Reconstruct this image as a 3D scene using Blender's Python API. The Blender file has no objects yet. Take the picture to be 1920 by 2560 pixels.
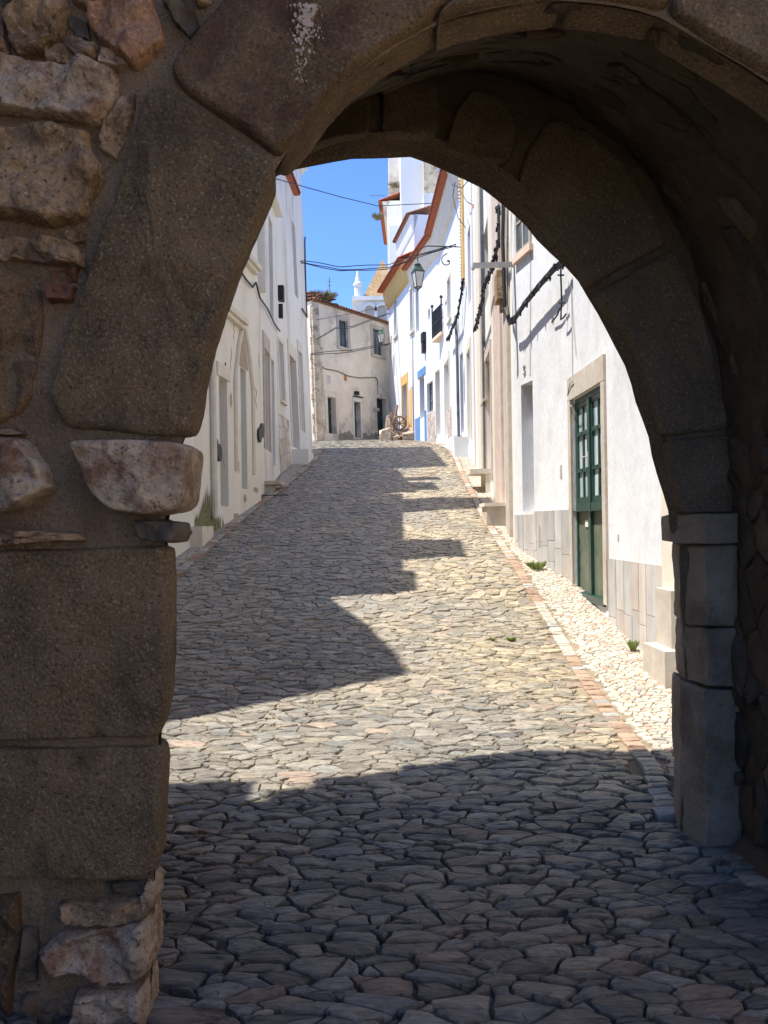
import bpy, math, random
import numpy as np
from mathutils import Vector, noise
random.seed(7)
S = bpy.context.scene
F = 2070.0; CX = 960.0; HY = 1310.0; EYE = 1.55; ROLL = 0.015
# ---------------------------------------------------------------- camera
cd = bpy.data.cameras.new('camera'); cam = bpy.data.objects.new('camera', cd); S.collection.objects.link(cam)
cd.sensor_fit = 'VERTICAL'; cd.sensor_height = 36.0; cd.lens = F/2560*36.0
cd.shift_y = (HY-1280)/2560; cd.clip_start = 0.05; cd.clip_end = 3000
cam.location = (0, 0, EYE)
from mathutils import Matrix
cam.rotation_euler = (Matrix.Rotation(math.radians(90), 3, 'X') @ Matrix.Rotation(-ROLL, 3, 'Z')).to_euler()
S.camera = cam
# ---------------------------------------------------------------- light
SUNV = Vector((-0.43, -0.10, 1.0)).normalized()
EL = math.asin(SUNV.z); AZ = math.atan2(SUNV.x, SUNV.y)
w = bpy.data.worlds.new("World"); S.world = w; w.use_nodes = True
nt = w.node_tree; bg = nt.nodes['Background']
sky = nt.nodes.new('ShaderNodeTexSky'); sky.sky_type = 'NISHITA'; sky.sun_disc = False
sky.sun_elevation = EL; sky.sun_rotation = AZ; sky.air_density = .7; sky.dust_density = 0.0; sky.ozone_density = 3.0; sky.altitude = 400
tint = nt.nodes.new('ShaderNodeMix'); tint.data_type = 'RGBA'; tint.blend_type = 'MULTIPLY'; tint.inputs[0].default_value = 1.0
tint.inputs[7].default_value = (0.69, 0.875, 1.11, 1); nt.links.new(sky.outputs[0], tint.inputs[6]); nt.links.new(tint.outputs[2], bg.inputs[0]); bg.inputs[1].default_value = 0.15
sd = bpy.data.lights.new('sun', 'SUN'); sd.energy = 4.2; sd.angle = math.radians(0.55); sd.color = (1.0, 0.95, 0.87)
sun = bpy.data.objects.new('sun', sd); S.collection.objects.link(sun)
sun.rotation_euler = (-SUNV).to_track_quat('-Z', 'Y').to_euler(); sun.location = (-20, -5, 50)
S.view_settings.view_transform = 'Standard'; S.view_settings.look = 'None'
S.view_settings.exposure = 1.08; S.view_settings.gamma = 1.0
S.render.engine = 'CYCLES'
S.cycles.max_bounces = 8; S.cycles.diffuse_bounces = 6

# ---------------------------------------------------------------- projection helpers (photo pixel -> world point at a distance)
ca, sa = math.cos(ROLL), math.sin(ROLL)
def K(px, py):
    x = px-CX; y = HY-py
    return (x*ca+y*sa)/F, (-x*sa+y*ca)/F
def U(px, py, d):
    k, l = K(px, py); return Vector((k*d, d, EYE+l*d))
ZD = [-40, 0, 4.2, 5.3, 6.5, 7.6, 8.7, 9.8, 11.2, 14.5, 18, 24.2, 28, 36, 42, 60, 400]
ZZ = [0, 0, 0.0, .05, .16, .29, .45, .65, .92, 1.56, 2.25, 3.46, 4.12, 5.16, 5.9, 6.9, 8]
_xs = np.linspace(-40, 100, 1401); _zs = np.interp(_xs, ZD, ZZ)
_k = np.ones(13)/13; _zs = np.convolve(np.pad(_zs, 6, 'edge'), _k, 'valid')
def zg(d): return float(np.interp(d, _xs, _zs))
def G(px, py):
    k, l = K(px, py); d = 1.5
    while d < 80 and EYE+l*d > zg(d): d += .02
    return Vector((k*d, d, zg(d)))

# ---------------------------------------------------------------- object helpers
OFF = {}
def root(name, label, cat, loc, group=None, kind=None):
    o = bpy.data.objects.new(name, None); S.collection.objects.link(o); o.location = loc
    o.empty_display_size = .2
    o['label'] = label; o['category'] = cat
    if group: o['group'] = group
    if kind: o['kind'] = kind
    OFF[o.name] = Vector(loc); return o
def mk(name, V, Fc, mat, parent=None, cols=None, smooth=False, label=None, cat=None, group=None, kind=None, flag=None):
    V = [Vector(v) for v in V]
    if parent is not None: off = OFF[parent.name]
    else:
        if kind == 'structure' or not V: off = Vector((0, 0, 0))
        else:
            xs = [v.x for v in V]; ys = [v.y for v in V]
            off = Vector(((min(xs)+max(xs))/2, (min(ys)+max(ys))/2, min(v.z for v in V)))
    me = bpy.data.meshes.new(name); me.from_pydata([tuple(v-off) for v in V], [], Fc); me.update()
    if cols is not None:
        a = me.color_attributes.new('Col', 'FLOAT_COLOR', 'POINT')
        a.data.foreach_set('color', np.array([(c[0], c[1], c[2], 1.0) for c in cols], dtype=np.float32).ravel())
    if smooth: me.polygons.foreach_set('use_smooth', [True]*len(me.polygons))
    me.materials.append(mat)
    o = bpy.data.objects.new(name, me); S.collection.objects.link(o)
    if parent is not None: o.parent = parent; OFF[o.name] = off
    else: o.location = off; OFF[o.name] = off
    if label: o['label'] = label
    if cat: o['category'] = cat
    if group: o['group'] = group
    if kind: o['kind'] = kind
    return o
class MB:
    def __init__(s): s.V = []; s.F = []; s.C = []
    def add(s, V, Fc, col=None):
        b = len(s.V); s.V += [Vector(v) for v in V]; s.F += [tuple(i+b for i in f) for f in Fc]
        if col is not None: s.C += [col]*len(V)
    def box8(s, P, col=None):
        s.add(P, [(0,1,2,3),(7,6,5,4),(0,4,5,1),(1,5,6,2),(2,6,7,3),(3,7,4,0)], col)
    def box(s, x0, x1, y0, y1, z0, z1, col=None):
        s.box8([(x0,y0,z0),(x1,y0,z0),(x1,y1,z0),(x0,y1,z0),(x0,y0,z1),(x1,y0,z1),(x1,y1,z1),(x0,y1,z1)], col)
    def tube(s, pts, r, n=6, col=None, caps=True):
        pts = [Vector(p) for p in pts]; V = []; Fc = []
        up = Vector((0.13, 0.31, 0.94))
        for i, p in enumerate(pts):
            t = (pts[min(i+1, len(pts)-1)]-pts[max(i-1, 0)]).normalized()
            a = t.cross(up)
            if a.length < .05: a = t.cross(Vector((1, 0, 0)))
            a.normalize(); b = t.cross(a)
            rr = r[i] if isinstance(r, (list, tuple)) else r
            for k in range(n):
                an = 2*math.pi*k/n; V.append(p+a*math.cos(an)*rr+b*math.sin(an)*rr)
        for i in range(len(pts)-1):
            for k in range(n):
                Fc.append((i*n+k, i*n+(k+1) % n, (i+1)*n+(k+1) % n, (i+1)*n+k))
        if caps: Fc.append(tuple(range(n))); Fc.append(tuple(range((len(pts)-1)*n, len(pts)*n))[::-1])
        s.add(V, Fc, col)
    def lathe(s, c, prof, n=12, col=None, ph=0):
        V = []; Fc = []
        for (r, z) in prof:
            for k in range(n):
                an = 2*math.pi*k/n+ph; V.append((c[0]+r*math.cos(an), c[1]+r*math.sin(an), c[2]+z))
        for i in range(len(prof)-1):
            for k in range(n): Fc.append((i*n+k, i*n+(k+1) % n, (i+1)*n+(k+1) % n, (i+1)*n+k))
        Fc.append(tuple(range(n))[::-1]); Fc.append(tuple(range((len(prof)-1)*n, len(prof)*n)))
        s.add(V, Fc, col)
    def build(s, name, mat, parent=None, **kw):
        return mk(name, s.V, s.F, mat, parent, cols=(s.C if s.C else None), **kw)

# ---------------------------------------------------------------- materials
def M(name, dark, light, scale=3.0, rough=.8, bump=.3, bscale=30, speck=None, sscale=120, attr=False, stain=None, stscale=1.2, stamt=.5, detail=8, stretch=None, spec=.3, metal=0, stthr=.52):
    m = bpy.data.materials.new(name); m.use_nodes = True; t = m.node_tree; N = t.nodes; L = t.links
    b = N['Principled BSDF']; b.inputs['Roughness'].default_value = rough; b.inputs['Specular IOR Level'].default_value = spec
    b.inputs['Metallic'].default_value = metal
    g = N.new('ShaderNodeNewGeometry'); pos = g.outputs['Position']
    if stretch:
        mp = N.new('ShaderNodeMapping'); mp.inputs['Scale'].default_value = stretch; L.new(pos, mp.inputs[0]); pos = mp.outputs[0]
    def nz(sc, det=detail, ro=.6):
        n = N.new('ShaderNodeTexNoise'); n.inputs['Scale'].default_value = sc; n.inputs['Detail'].default_value = det; n.inputs['Roughness'].default_value = ro
        L.new(pos, n.inputs['Vector']); return n.outputs['Fac']
    def ramp(src, a, bb):
        r = N.new('ShaderNodeMapRange'); r.inputs[1].default_value = a; r.inputs[2].default_value = bb; L.new(src, r.inputs[0]); return r.outputs[0]
    def mix(fac, A, B, mode='MIX'):
        x = N.new('ShaderNodeMix'); x.data_type = 'RGBA'; x.blend_type = mode
        if isinstance(fac, float): x.inputs[0].default_value = fac
        else: L.new(fac, x.inputs[0])
        for i, v in ((6, A), (7, B)):
            if isinstance(v, (tuple, list)): x.inputs[i].default_value = (v[0], v[1], v[2], 1)
            else: L.new(v, x.inputs[i])
        return x.outputs[2]
    c = mix(ramp(nz(scale), .3, .7), dark, light)
    if speck:
        vs = nz(sscale, 3, .7)
        c = mix(ramp(vs, .56, .70), c, speck[0]); c = mix(ramp(vs, .44, .30), c, speck[1])
    if stain:
        s1 = ramp(nz(stscale, 10, .65), stthr, stthr+.12)
        mm = N.new('ShaderNodeMath'); mm.operation = 'MULTIPLY'; mm.inputs[1].default_value = stamt; L.new(s1, mm.inputs[0])
        c = mix(mm.outputs[0], c, stain)
    if attr:
        at = N.new('ShaderNodeAttribute'); at.attribute_name = 'Col'; c = mix(1.0, c, at.outputs['Color'], 'MULTIPLY')
    L.new(c, b.inputs['Base Color'])
    if bump:
        bn = N.new('ShaderNodeBump'); bn.inputs['Strength'].default_value = bump; bn.inputs['Distance'].default_value = .02 if bump < .9 else .04
        L.new(nz(bscale, 8, .65), bn.inputs['Height']); L.new(bn.outputs[0], b.inputs['Normal'])
    return m
def g3(v): return (v, v, v)
granite = M('granite', (.155, .112, .066), (.32, .235, .145), 4, .9, 1.0, 60, speck=((.48, .39, .28), (.05, .036, .024)), sscale=100, stain=(.085, .062, .04), stscale=2.6, stamt=.7)
granite_red = M('granite_reddish', (.165, .108, .062), (.33, .23, .14), 3, .9, 1.0, 60, speck=((.40, .31, .21), (.045, .03, .02)), sscale=95, stain=(.095, .05, .045), stscale=3.2, stamt=.6, stthr=.5)
rub_tan = M('rubble_tan', (.17, .105, .058), (.50, .36, .225), 9, .9, 1.0, 22, speck=((.55, .42, .32), (.06, .04, .03)), sscale=60, stain=(.10, .07, .06), stscale=7, stamt=.8)
rub_red = M('rubble_rust', (.19, .10, .06), (.40, .24, .155), 6, .85, .8, 20, speck=((.5, .34, .25), (.08, .05, .035)), sscale=70)
rub_light = M('rubble_light', (.27, .19, .13), (.68, .56, .43), 9, .85, 1.0, 26, speck=((.62, .52, .44), (.10, .06, .045)), sscale=55, stain=(.22, .10, .06), stscale=8, stamt=.75)
rub_brick = M('old_red_brick', (.10, .05, .038), (.18, .09, .065), 20, .9, .6, 40)
rub_slate = M('dark_slate', (.06, .048, .038), (.13, .105, .08), 12, .8, .6, 30)
mortar = M('mortar', (.15, .106, .07), (.30, .22, .15), 6, .95, .9, 40, speck=((.32, .25, .18), (.05, .035, .025)), sscale=140)
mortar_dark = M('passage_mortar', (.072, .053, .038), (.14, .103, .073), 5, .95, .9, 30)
ashlar = M('pillar_marble', (.24, .19, .14), (.38, .31, .235), 5, .8, 1.0, 28, stain=(.15, .11, .08), stscale=3, stamt=.7)
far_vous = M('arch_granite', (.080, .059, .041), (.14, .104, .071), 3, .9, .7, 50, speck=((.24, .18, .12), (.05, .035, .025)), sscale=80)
stonecol = M('rubble_mixed', g3(.75), g3(1.2), 14, .9, .9, 25, attr=True)
cobble = M('cobble_slate', g3(.55), g3(1.5), 34, .42, .85, 55, attr=True, spec=.5, stretch=(.45, 1.7, 1), detail=9)
walkcol = M('limestone_setts', g3(.85), g3(1.12), 20, .7, .4, 60, attr=True)
bed = M('joint_dirt', (.15, .115, .08), (.36, .29, .20), 8, .95, .6, 60, stain=(.06, .055, .03), stscale=2.2, stamt=.6)
soil = M('soil', (.32, .25, .16), (.46, .37, .25), 2, .95, .3, 8)
wht = dict(stretch=(1, 1, .45))
white1 = M('limewash_white', (.62, .63, .645), (.73, .74, .755), 1.6, .85, .8, 9, stain=(.52, .50, .46), stscale=2.0, stamt=.42, **wht)
white2 = M('limewash_cool', (.66, .68, .72), (.74, .76, .79), 1.2, .85, .15, 12, **wht)
cream = M('limewash_cream', (.72, .68, .59), (.81, .78, .70), 1.3, .85, .2, 10, stain=(.60, .53, .40), stscale=1.1, stamt=.4, **wht)
whitew = M('limewash_worn', (.70, .675, .62), (.79, .77, .73), 1.5, .85, .25, 10, stain=(.42, .36, .28), stscale=1.6, stamt=.55, stretch=(1, 1, .2))
greyrender = M('old_grey_render', (.68, .58, .455), (.86, .765, .63), 1.1, .9, .3, 9, stain=(.38, .325, .27), stscale=1.0, stamt=.6)
quoin_m = M('cream_quoin_stone', (.48, .39, .27), (.68, .58, .43), 3, .85, .6, 8, stain=(.24, .18, .12), stscale=2.6, stamt=.8, stthr=.5)
trim = M('stone_trim', (.42, .37, .31), (.58, .53, .46), 4, .8, .25, 20, stain=(.50, .33, .20), stscale=2.5, stamt=.35)
trimc = M('cream_trim', (.62, .56, .46), (.74, .69, .59), 4, .8, .2, 20)
pinkst = M('pink_marble', (.50, .38, .32), (.62, .52, .46), 5, .7, .2, 20)
dado = M('grey_marble_slab', g3(.8), g3(1.15), 5, .55, .12, 20, attr=True, stretch=(1, 1, .4), stain=(1.25, .9, .6), stscale=2.2, stamt=.55, stthr=.56)
greenp = M('green_paint', (.012, .045, .035), (.02, .07, .055), 8, .38, .08, 40, spec=.5)
greenpan = M('green_sheet_metal', (.07, .10, .07), (.17, .18, .13), 2.2, .45, .1, 20, stain=(.02, .06, .045), stscale=3, stamt=.8)
darkgreen = M('dark_door_paint', (.02, .045, .045), (.03, .06, .06), 5, .6, .1, 20)
greyd = M('grey_door_paint', (.33, .32, .31), (.40, .385, .37), 3, .6, .05, 20)
bluegd = M('bluegrey_door_paint', (.32, .38, .38), (.38, .43, .43), 3, .6, .05, 20)
beiged = M('beige_door_paint', (.42, .38, .31), (.50, .46, .39), 3, .7, .05, 20)
glass = M('window_glass', (.05, .065, .08), (.14, .17, .20), 2.5, .12, 0, 10, spec=.8)
curt = M('curtained_glass', (.12, .22, .30), (.75, .80, .78), 9, .3, 0, 10, spec=.6, stretch=(1, 1, .15))
lampg = M('lamp_glass', (.50, .48, .42), (.68, .66, .60), 3, .25, 0, 10, spec=.6)
iron = M('black_iron', (.012, .012, .014), (.03, .03, .032), 30, .5, .2, 60)
lgreen = M('green_patina_metal', (.05, .12, .085), (.13, .24, .17), 12, .45, .2, 40)
black = M('cable_rubber', (.012, .012, .015), (.035, .035, .04), 40, .5, .3, 80)
greyc = M('grey_cable', (.10, .10, .11), (.18, .18, .19), 20, .6, 0, 30)
steel = M('painted_steel', (.40, .40, .38), (.52, .52, .50), 10, .5, .05, 40)
tile = M('terracotta_tile', (.30, .075, .04), (.44, .14, .075), 10, .8, .3, 30, stain=(.20, .09, .06), stscale=4, stamt=.5)
tileold = M('weathered_tile', (.16, .07, .045), (.36, .20, .12), 14, .9, .5, 30, stain=(.12, .10, .07), stscale=5, stamt=.7)
yellow = M('ochre_yellow_paint', (.58, .36, .11), (.68, .45, .17), 3, .8, .05, 20)
bluep = M('blue_paint', (.09, .20, .42), (.14, .27, .50), 3, .8, .05, 20)
peach = M('peach_paint', (.70, .52, .40), (.78, .60, .48), 3, .8, .05, 20)
spirebr = M('spire_brick', (.28, .16, .08), (.55, .38, .20), 7, .9, .6, 6, stain=(.6, .5, .32), stscale=1.4, stamt=.35)
wood = M('old_wood', (.14, .08, .05), (.30, .19, .12), 12, .85, .4, 40, stretch=(1, 1, 3))
weed_m = M('weed_leaf', (.20, .27, .08), (.38, .46, .16), 20, .7, 0, 10)
drym = M('dry_grass', (.20, .20, .09), (.40, .36, .20), 20, .8, 0, 10)
redpl = M('red_plastic', (.6, .02, .03), (.7, .03, .05), 5, .4, 0, 10)
bulb = M('bulb_glass', (.85, .83, .78), (.9, .88, .84), 5, .2, 0, 10)
moss = M('moss_stain', (.13, .13, .06), (.30, .28, .16), 14, .95, .5, 40)
orange = M('orange_plaque', (.45, .17, .04), (.5, .2, .06), 5, .6, 0, 10)
peeled = M('bare_patch', (.34, .28, .21), (.46, .38, .30), 9, .95, .6, 30)

# ---------------------------------------------------------------- stones
def cells(u0, u1, v0, v1, su, sv, seed, inside, jit=.42, wt=.25, warp=.0):
    rnd = random.Random(seed); nu = int((u1-u0)/su)+4; nv = int((v1-v0)/sv)+4; P = {}
    for j in range(nv):
        for i in range(nu):
            if rnd.random() < .09: continue
            x = i+(.5 if j % 2 else 0)+rnd.uniform(-jit, jit); y = j+rnd.uniform(-jit, jit)
            if warp:
                nn = noise.noise_vector(Vector((x*.13, y*.13, seed))); x += nn.x*warp; y += nn.y*warp
            P[(i, j)] = (x, y, rnd.uniform(-wt, wt))
    out = []
    for (i, j), (x, y, wgt) in P.items():
        uu = u0+(x-2)*su; vv = v0+(y-2)*sv
        if not inside(uu, vv): continue
        poly = [(x-1.2, y-1.2), (x+1.2, y-1.2), (x+1.2, y+1.2), (x-1.2, y+1.2)]
        for dj in (-2, -1, 0, 1, 2):
            for di in (-2, -1, 0, 1, 2):
                q = P.get((i+di, j+dj))
                if q is None or (di == 0 and dj == 0): continue
                nx, ny = q[0]-x, q[1]-y; d2 = nx*nx+ny*ny
                if d2 < 1e-6 or d2 > 5.5: continue
                t = .5+.5*(wgt-q[2])/max(d2, .5)*.9; t = min(max(t, .12), .88)
                c = (x+nx*t)*nx+(y+ny*t)*ny; new = []
                n = len(poly)
                for k in range(n):
                    a = poly[k]; b = poly[(k+1) % n]
                    da = a[0]*nx+a[1]*ny-c; db = b[0]*nx+b[1]*ny-c
                    if da <= 0: new.append(a)
                    if (da < 0 < db) or (db < 0 < da):
                        tt = da/(da-db); new.append((a[0]+(b[0]-a[0])*tt, a[1]+(b[1]-a[1])*tt))
                poly = new
                if len(poly) < 3: break
            if len(poly) < 3: break
        if len(poly) >= 3:
            out.append([(u0+(a-2)*su, v0+(b-2)*sv) for a, b in poly])
    return out
def clean(poly, mn):
    out = []
    for p in poly:
        if not out or math.hypot(p[0]-out[-1][0], p[1]-out[-1][1]) > mn: out.append(p)
    if len(out) > 3 and math.hypot(out[0][0]-out[-1][0], out[0][1]-out[-1][1]) < mn: out.pop()
    return out
def stone(mb, poly, mp, gap, h, col, rnd, det=2, depth=.05, rough=.003, tilt=.03, dome=.004):
    poly = clean(poly, .012 if det else .02)
    n = len(poly)
    if n < 3: return
    cx = sum(p[0] for p in poly)/n; cy = sum(p[1] for p in poly)/n
    rm = sum(math.hypot(p[0]-cx, p[1]-cy) for p in poly)/n
    if rm < gap*1.6: return
    k = 1-gap/rm
    poly = [(cx+(p[0]-cx)*k, cy+(p[1]-cy)*k) for p in poly]
    if det >= 1:
        q = []
        for i in range(n):
            a = poly[i]; b = poly[(i+1) % n]; c1 = .05
            q.append((a[0]+(b[0]-a[0])*c1, a[1]+(b[1]-a[1])*c1))
            if det >= 2:
                m_ = (a[0]+(b[0]-a[0])*.5, a[1]+(b[1]-a[1])*.5); j = rm*.07
                q.append((m_[0]+rnd.uniform(-j, j), m_[1]+rnd.uniform(-j, j)))
            q.append((a[0]+(b[0]-a[0])*(1-c1), a[1]+(b[1]-a[1])*(1-c1)))
        poly = q
    n = len(poly); ta = rnd.uniform(-tilt, tilt); tb = rnd.uniform(-tilt, tilt)
    if det >= 2: rings = [(1.0, -depth), (1.0, -.010), (.95, -.002), (.62, dome*.8)]
    elif det == 1: rings = [(1.0, -depth), (.98, -.004), (.86, .001)]
    else: rings = [(1.0, -depth*.6), (.96, 0)]
    V = []; Fc = []
    for (sc, hh) in rings:
        for p in poly:
            du, dv = (p[0]-cx)*sc, (p[1]-cy)*sc
            z = h+hh+(ta*du+tb*dv if hh > -.02 else 0)
            if det >= 2 and hh > -.02: z += rnd.uniform(-rough, rough)
            V.append(mp(cx+du, cy+dv, z))
    for r in range(len(rings)-1):
        for i in range(n): Fc.append((r*n+i, r*n+(i+1) % n, (r+1)*n+(i+1) % n, (r+1)*n+i))
    b = (len(rings)-1)*n
    if det >= 2:
        V.append(mp(cx, cy, h+dome+rnd.uniform(-rough, rough)))
        for i in range(n): Fc.append((b+i, b+(i+1) % n, len(V)-1))
    else: Fc.append(tuple(range(b, b+n)))
    mb.add(V, Fc, col)

# ================================================================ GROUND
XLd = [0, 4.3, 5, 10.8, 12, 15.8, 18.6, 24, 28, 32, 45]; XLx = [-2.4, -2.4, -2.9, -2.74, -2.7, -2.5, -2.24, -1.92, -2.0, -3.3, -6]
XRd = [0, 4.05, 4.3, 5.0, 6.9, 8.7, 11.2, 14.5, 18, 21, 24.2, 28, 32, 38, 43]; XRx = [1.9, 1.75, 1.40, 1.55, 1.61, 1.70, 1.74, 1.74, 1.84, 1.92, 2.06, 2.08, 1.85, 1.0, .2]
XL = lambda d: float(np.interp(d, XLd, XLx)); XR = lambda d: float(np.interp(d, XRd, XRx))
def sheet(name, xf0, xf1, ds, dz, mat, nx=1, **kw):
    V = []; Fc = []
    for d in ds:
        for i in range(nx+1):
            t = i/nx; V.append((xf0(d)*(1-t)+xf1(d)*t, d, zg(d)+(dz(d) if callable(dz) else dz)))
    for j in range(len(ds)-1):
        for i in range(nx):
            a = j*(nx+1)+i; Fc.append((a, a+1, a+nx+2, a+nx+1))
    return mk(name, V, Fc, mat, **kw)
ds = list(np.arange(-40, 100.1, 1.0))
ds2 = list(np.arange(-3, 46, .4))
sheet('ground', lambda d: -160, lambda d: 160, ds+[150, 250, 400], -.06, soil, kind='structure', smooth=True)
sheet('road', lambda d: XL(d)-1.2, lambda d: XR(d)+1.2, ds2, lambda d: -.034+.022*min(1, max(0, (d-4.4)/1.2)), bed, kind='structure', smooth=True)
def gmap(u, v, h): return (u, v, zg(v)+h)
rnd = random.Random(3)
mb = MB()
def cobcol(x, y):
    r = rnd.random(); b = rnd.uniform(.72, 1.3); far = y > 4.6  # sunlight put into the colour: paler, sandier stones past the gate's shadow
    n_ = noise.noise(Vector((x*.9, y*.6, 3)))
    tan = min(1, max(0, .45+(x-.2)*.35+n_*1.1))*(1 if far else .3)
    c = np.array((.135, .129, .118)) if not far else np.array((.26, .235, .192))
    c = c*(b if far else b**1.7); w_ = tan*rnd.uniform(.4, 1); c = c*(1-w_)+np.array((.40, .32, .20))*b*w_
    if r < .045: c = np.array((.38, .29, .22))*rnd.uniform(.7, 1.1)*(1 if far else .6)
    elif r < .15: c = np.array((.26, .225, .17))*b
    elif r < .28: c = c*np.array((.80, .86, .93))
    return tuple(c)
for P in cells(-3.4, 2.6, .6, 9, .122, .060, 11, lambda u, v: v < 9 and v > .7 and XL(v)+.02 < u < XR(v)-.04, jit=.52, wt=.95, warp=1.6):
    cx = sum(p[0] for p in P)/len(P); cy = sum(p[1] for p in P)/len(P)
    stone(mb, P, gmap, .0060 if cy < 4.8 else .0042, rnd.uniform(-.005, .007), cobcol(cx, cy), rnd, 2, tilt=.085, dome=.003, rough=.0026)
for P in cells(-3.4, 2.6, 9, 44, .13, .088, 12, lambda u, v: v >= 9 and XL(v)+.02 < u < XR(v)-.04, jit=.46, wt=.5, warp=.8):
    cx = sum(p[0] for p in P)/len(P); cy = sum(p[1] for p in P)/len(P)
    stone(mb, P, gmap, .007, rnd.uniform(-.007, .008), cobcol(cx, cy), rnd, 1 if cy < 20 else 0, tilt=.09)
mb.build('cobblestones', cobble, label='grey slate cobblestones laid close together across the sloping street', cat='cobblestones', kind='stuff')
# kerb edging rows + sidewalks
def edging(name, xf, wd, d0, d1, seed):
    r = random.Random(seed); m_ = MB(); d = d0; run = 0; cur = 0
    while d < d1:
        l = r.uniform(.055, .12)
        if run <= 0: cur = r.choice([0, 1]); run = r.randint(4, 12)
        run -= 1
        c = np.array((.36, .245, .17)) if cur == 0 else np.array((.46, .41, .33))
        if r.random() < .12: c = np.array((.36, .34, .31))
        c = c*r.uniform(.75, 1.15); x = xf(d)
        stone(m_, [(x+r.uniform(-.006, .006), d), (x+wd+r.uniform(-.006, .006), d), (x+wd, d+l), (x, d+l)], gmap, .008, r.uniform(.002, .012), tuple(c), r, 2 if d < 12 else 1, tilt=.05)
        d += l+.004
    return m_.build(name, walkcol, kind='structure')
edging('kerb', XR, .13, 4.2, 33, 5)
edging('kerb', lambda d: XL(d)-.15, .13, 9, 28, 6)
WRd = [4.3, 5, 10.0, 12.4, 12.6, 20.6, 25.4, 32, 36.6, 42.5]; WRx = [1.75, 2.5, 2.40, 2.02, 2.04, 2.45, 2.54, 2.28, 1.55, .5]
WR = lambda d: float(np.interp(d, WRd, WRx))
WLd = [5.0, 6.0, 17.2, 21, 27.6, 30]; WLx = [-3.9, -3.85, -2.58, -2.66, -2.35, -4]
WL = lambda d: float(np.interp(d, WLd, WLx))
def walk(name, f0, f1, d0, d1, seed, su, sv, pal):
    r = random.Random(seed); m_ = MB()
    for P in cells(min(f0(d) for d in (d0, (d0+d1)/2, d1))-.8, max(f1(d) for d in (d0, (d0+d1)/2, d1))+.8, d0, d1, su, sv, seed, lambda u, v: d0 < v < d1 and f0(v)+.02 < u < f1(v)+.02, jit=.44, wt=.4, warp=.6):
        cy = sum(p[1] for p in P)/len(P); b = r.uniform(.85, 1.12); q = r.random()
        c = pal[0] if q < .85 else (pal[1] if q < .95 else pal[2])
        stone(m_, P, gmap, .0048, r.uniform(-.002, .003), tuple(np.array(c)*b), r, 2 if cy < 12 else (1 if cy < 20 else 0), tilt=.05, dome=.002, rough=.001)
    return m_.build(name, walkcol, kind='structure')
walk('sidewalk', lambda d: XR(d)+.14, WR, 4.3, 34, 21, .066, .048, [(.50, .44, .35), (.45, .31, .24), (.34, .31, .27)])
walk('sidewalk', WL, lambda d: XL(d)-.17, 9, 28, 22, .10, .085, [(.42, .38, .32), (.36, .30, .25), (.30, .28, .26)])

# ================================================================ GATE
gate = root('stone_gate', 'dark granite town gateway with round arch, framing the whole street', 'gateway', (0.4, 3.6, 0))
def resample(P, n):
    P = np.array(P, float); s = np.concatenate([[0], np.cumsum(np.hypot(*np.diff(P, axis=0).T))]); t = np.linspace(0, s[-1], n)
    return np.stack([np.interp(t, s, P[:, 0]), np.interp(t, s, P[:, 1])], 1)
def smoothc(P, it=2):
    P = np.array(P, float)
    for _ in range(it):
        Q = P.copy(); Q[1:-1] = P[:-2]*.25+P[1:-1]*.5+P[2:]*.25; P = Q
    return P
NEARPX = [(372, 2900), (380, 2400), (392, 2100), (400, 1860), (415, 1600), (418, 1300), (440, 1150), (470, 1080), (495, 985), (520, 880), (547, 790), (582, 690), (622, 588), (665, 490), (683, 425), (738, 362), (800, 276), (858, 207), (950, 138), (1066, 75), (1130, 50), (1250, 24), (1400, 0), (1540, 20), (1654, 46), (1770, 118), (1920, 210), (2060, 330), (2180, 480), (2260, 650), (2290, 850), (2297, 1080), (2297, 1400), (2297, 2000), (2297, 2900)]
NS = 120; DN = 2.66
def wp(px, py, d):
    v = U(px, py, d); return (v.x, v.z)
near = smoothc(resample([wp(x, y, DN) for x, y in NEARPX], NS), 1)
near_in = near.copy()      # mortar edge, a little outside of the stones' silhouette
REAR = [(-1.45, -.6), (-1.45, 1.6), (-1.36, 2.15), (-1.15, 2.65), (-.75, 3.15), (-.3, 3.5), (.1, 3.68), (.5, 3.74), (.9, 3.62), (1.25, 3.3), (1.5, 2.85), (1.63, 2.3), (1.68, 1.7), (1.68, -.6)]
rear = smoothc(resample(REAR, NS), 2)
SIL = [(300, 2900), (300, 1500), (305, 1200), (330, 1000), (390, 800), (480, 640), (580, 520), (700, 436), (760, 421), (863, 400), (968, 395), (1027, 393), (1048, 398), (1099, 422), (1144, 441), (1196, 463), (1242, 499), (1293, 545), (1348, 600), (1389, 641), (1450, 711), (1466, 730), (1472, 750), (1500, 795), (1525, 850), (1561, 915), (1594, 1013), (1622, 1094), (1631, 1151), (1671, 1281), (1671, 1320), (1700, 1356), (1700, 1419), (1703, 1541), (1709, 1562), (1712, 1663), (1714, 1741), (1707, 1967), (1700, 2060), (1700, 2900)]
DS = 4.10
sil = resample([wp(x, y, DS) for x, y in SIL], 160)
ctr = np.array((.2, 1.55))
def outer(P, c, x0, x1, z0, z1):
    out = []
    for p in P:
        if p[1] <= c[1]: out.append((x0 if p[0] < c[0] else x1, p[1]))
        else:
            d = p-c; t = 1e9
            if d[0] > 1e-6: t = min(t, (x1-c[0])/d[0])
            if d[0] < -1e-6: t = min(t, (x0-c[0])/d[0])
            if d[1] > 1e-6: t = min(t, (z1-c[1])/d[1])
            out.append(tuple(c+d*t))
    return np.array(out)
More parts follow.
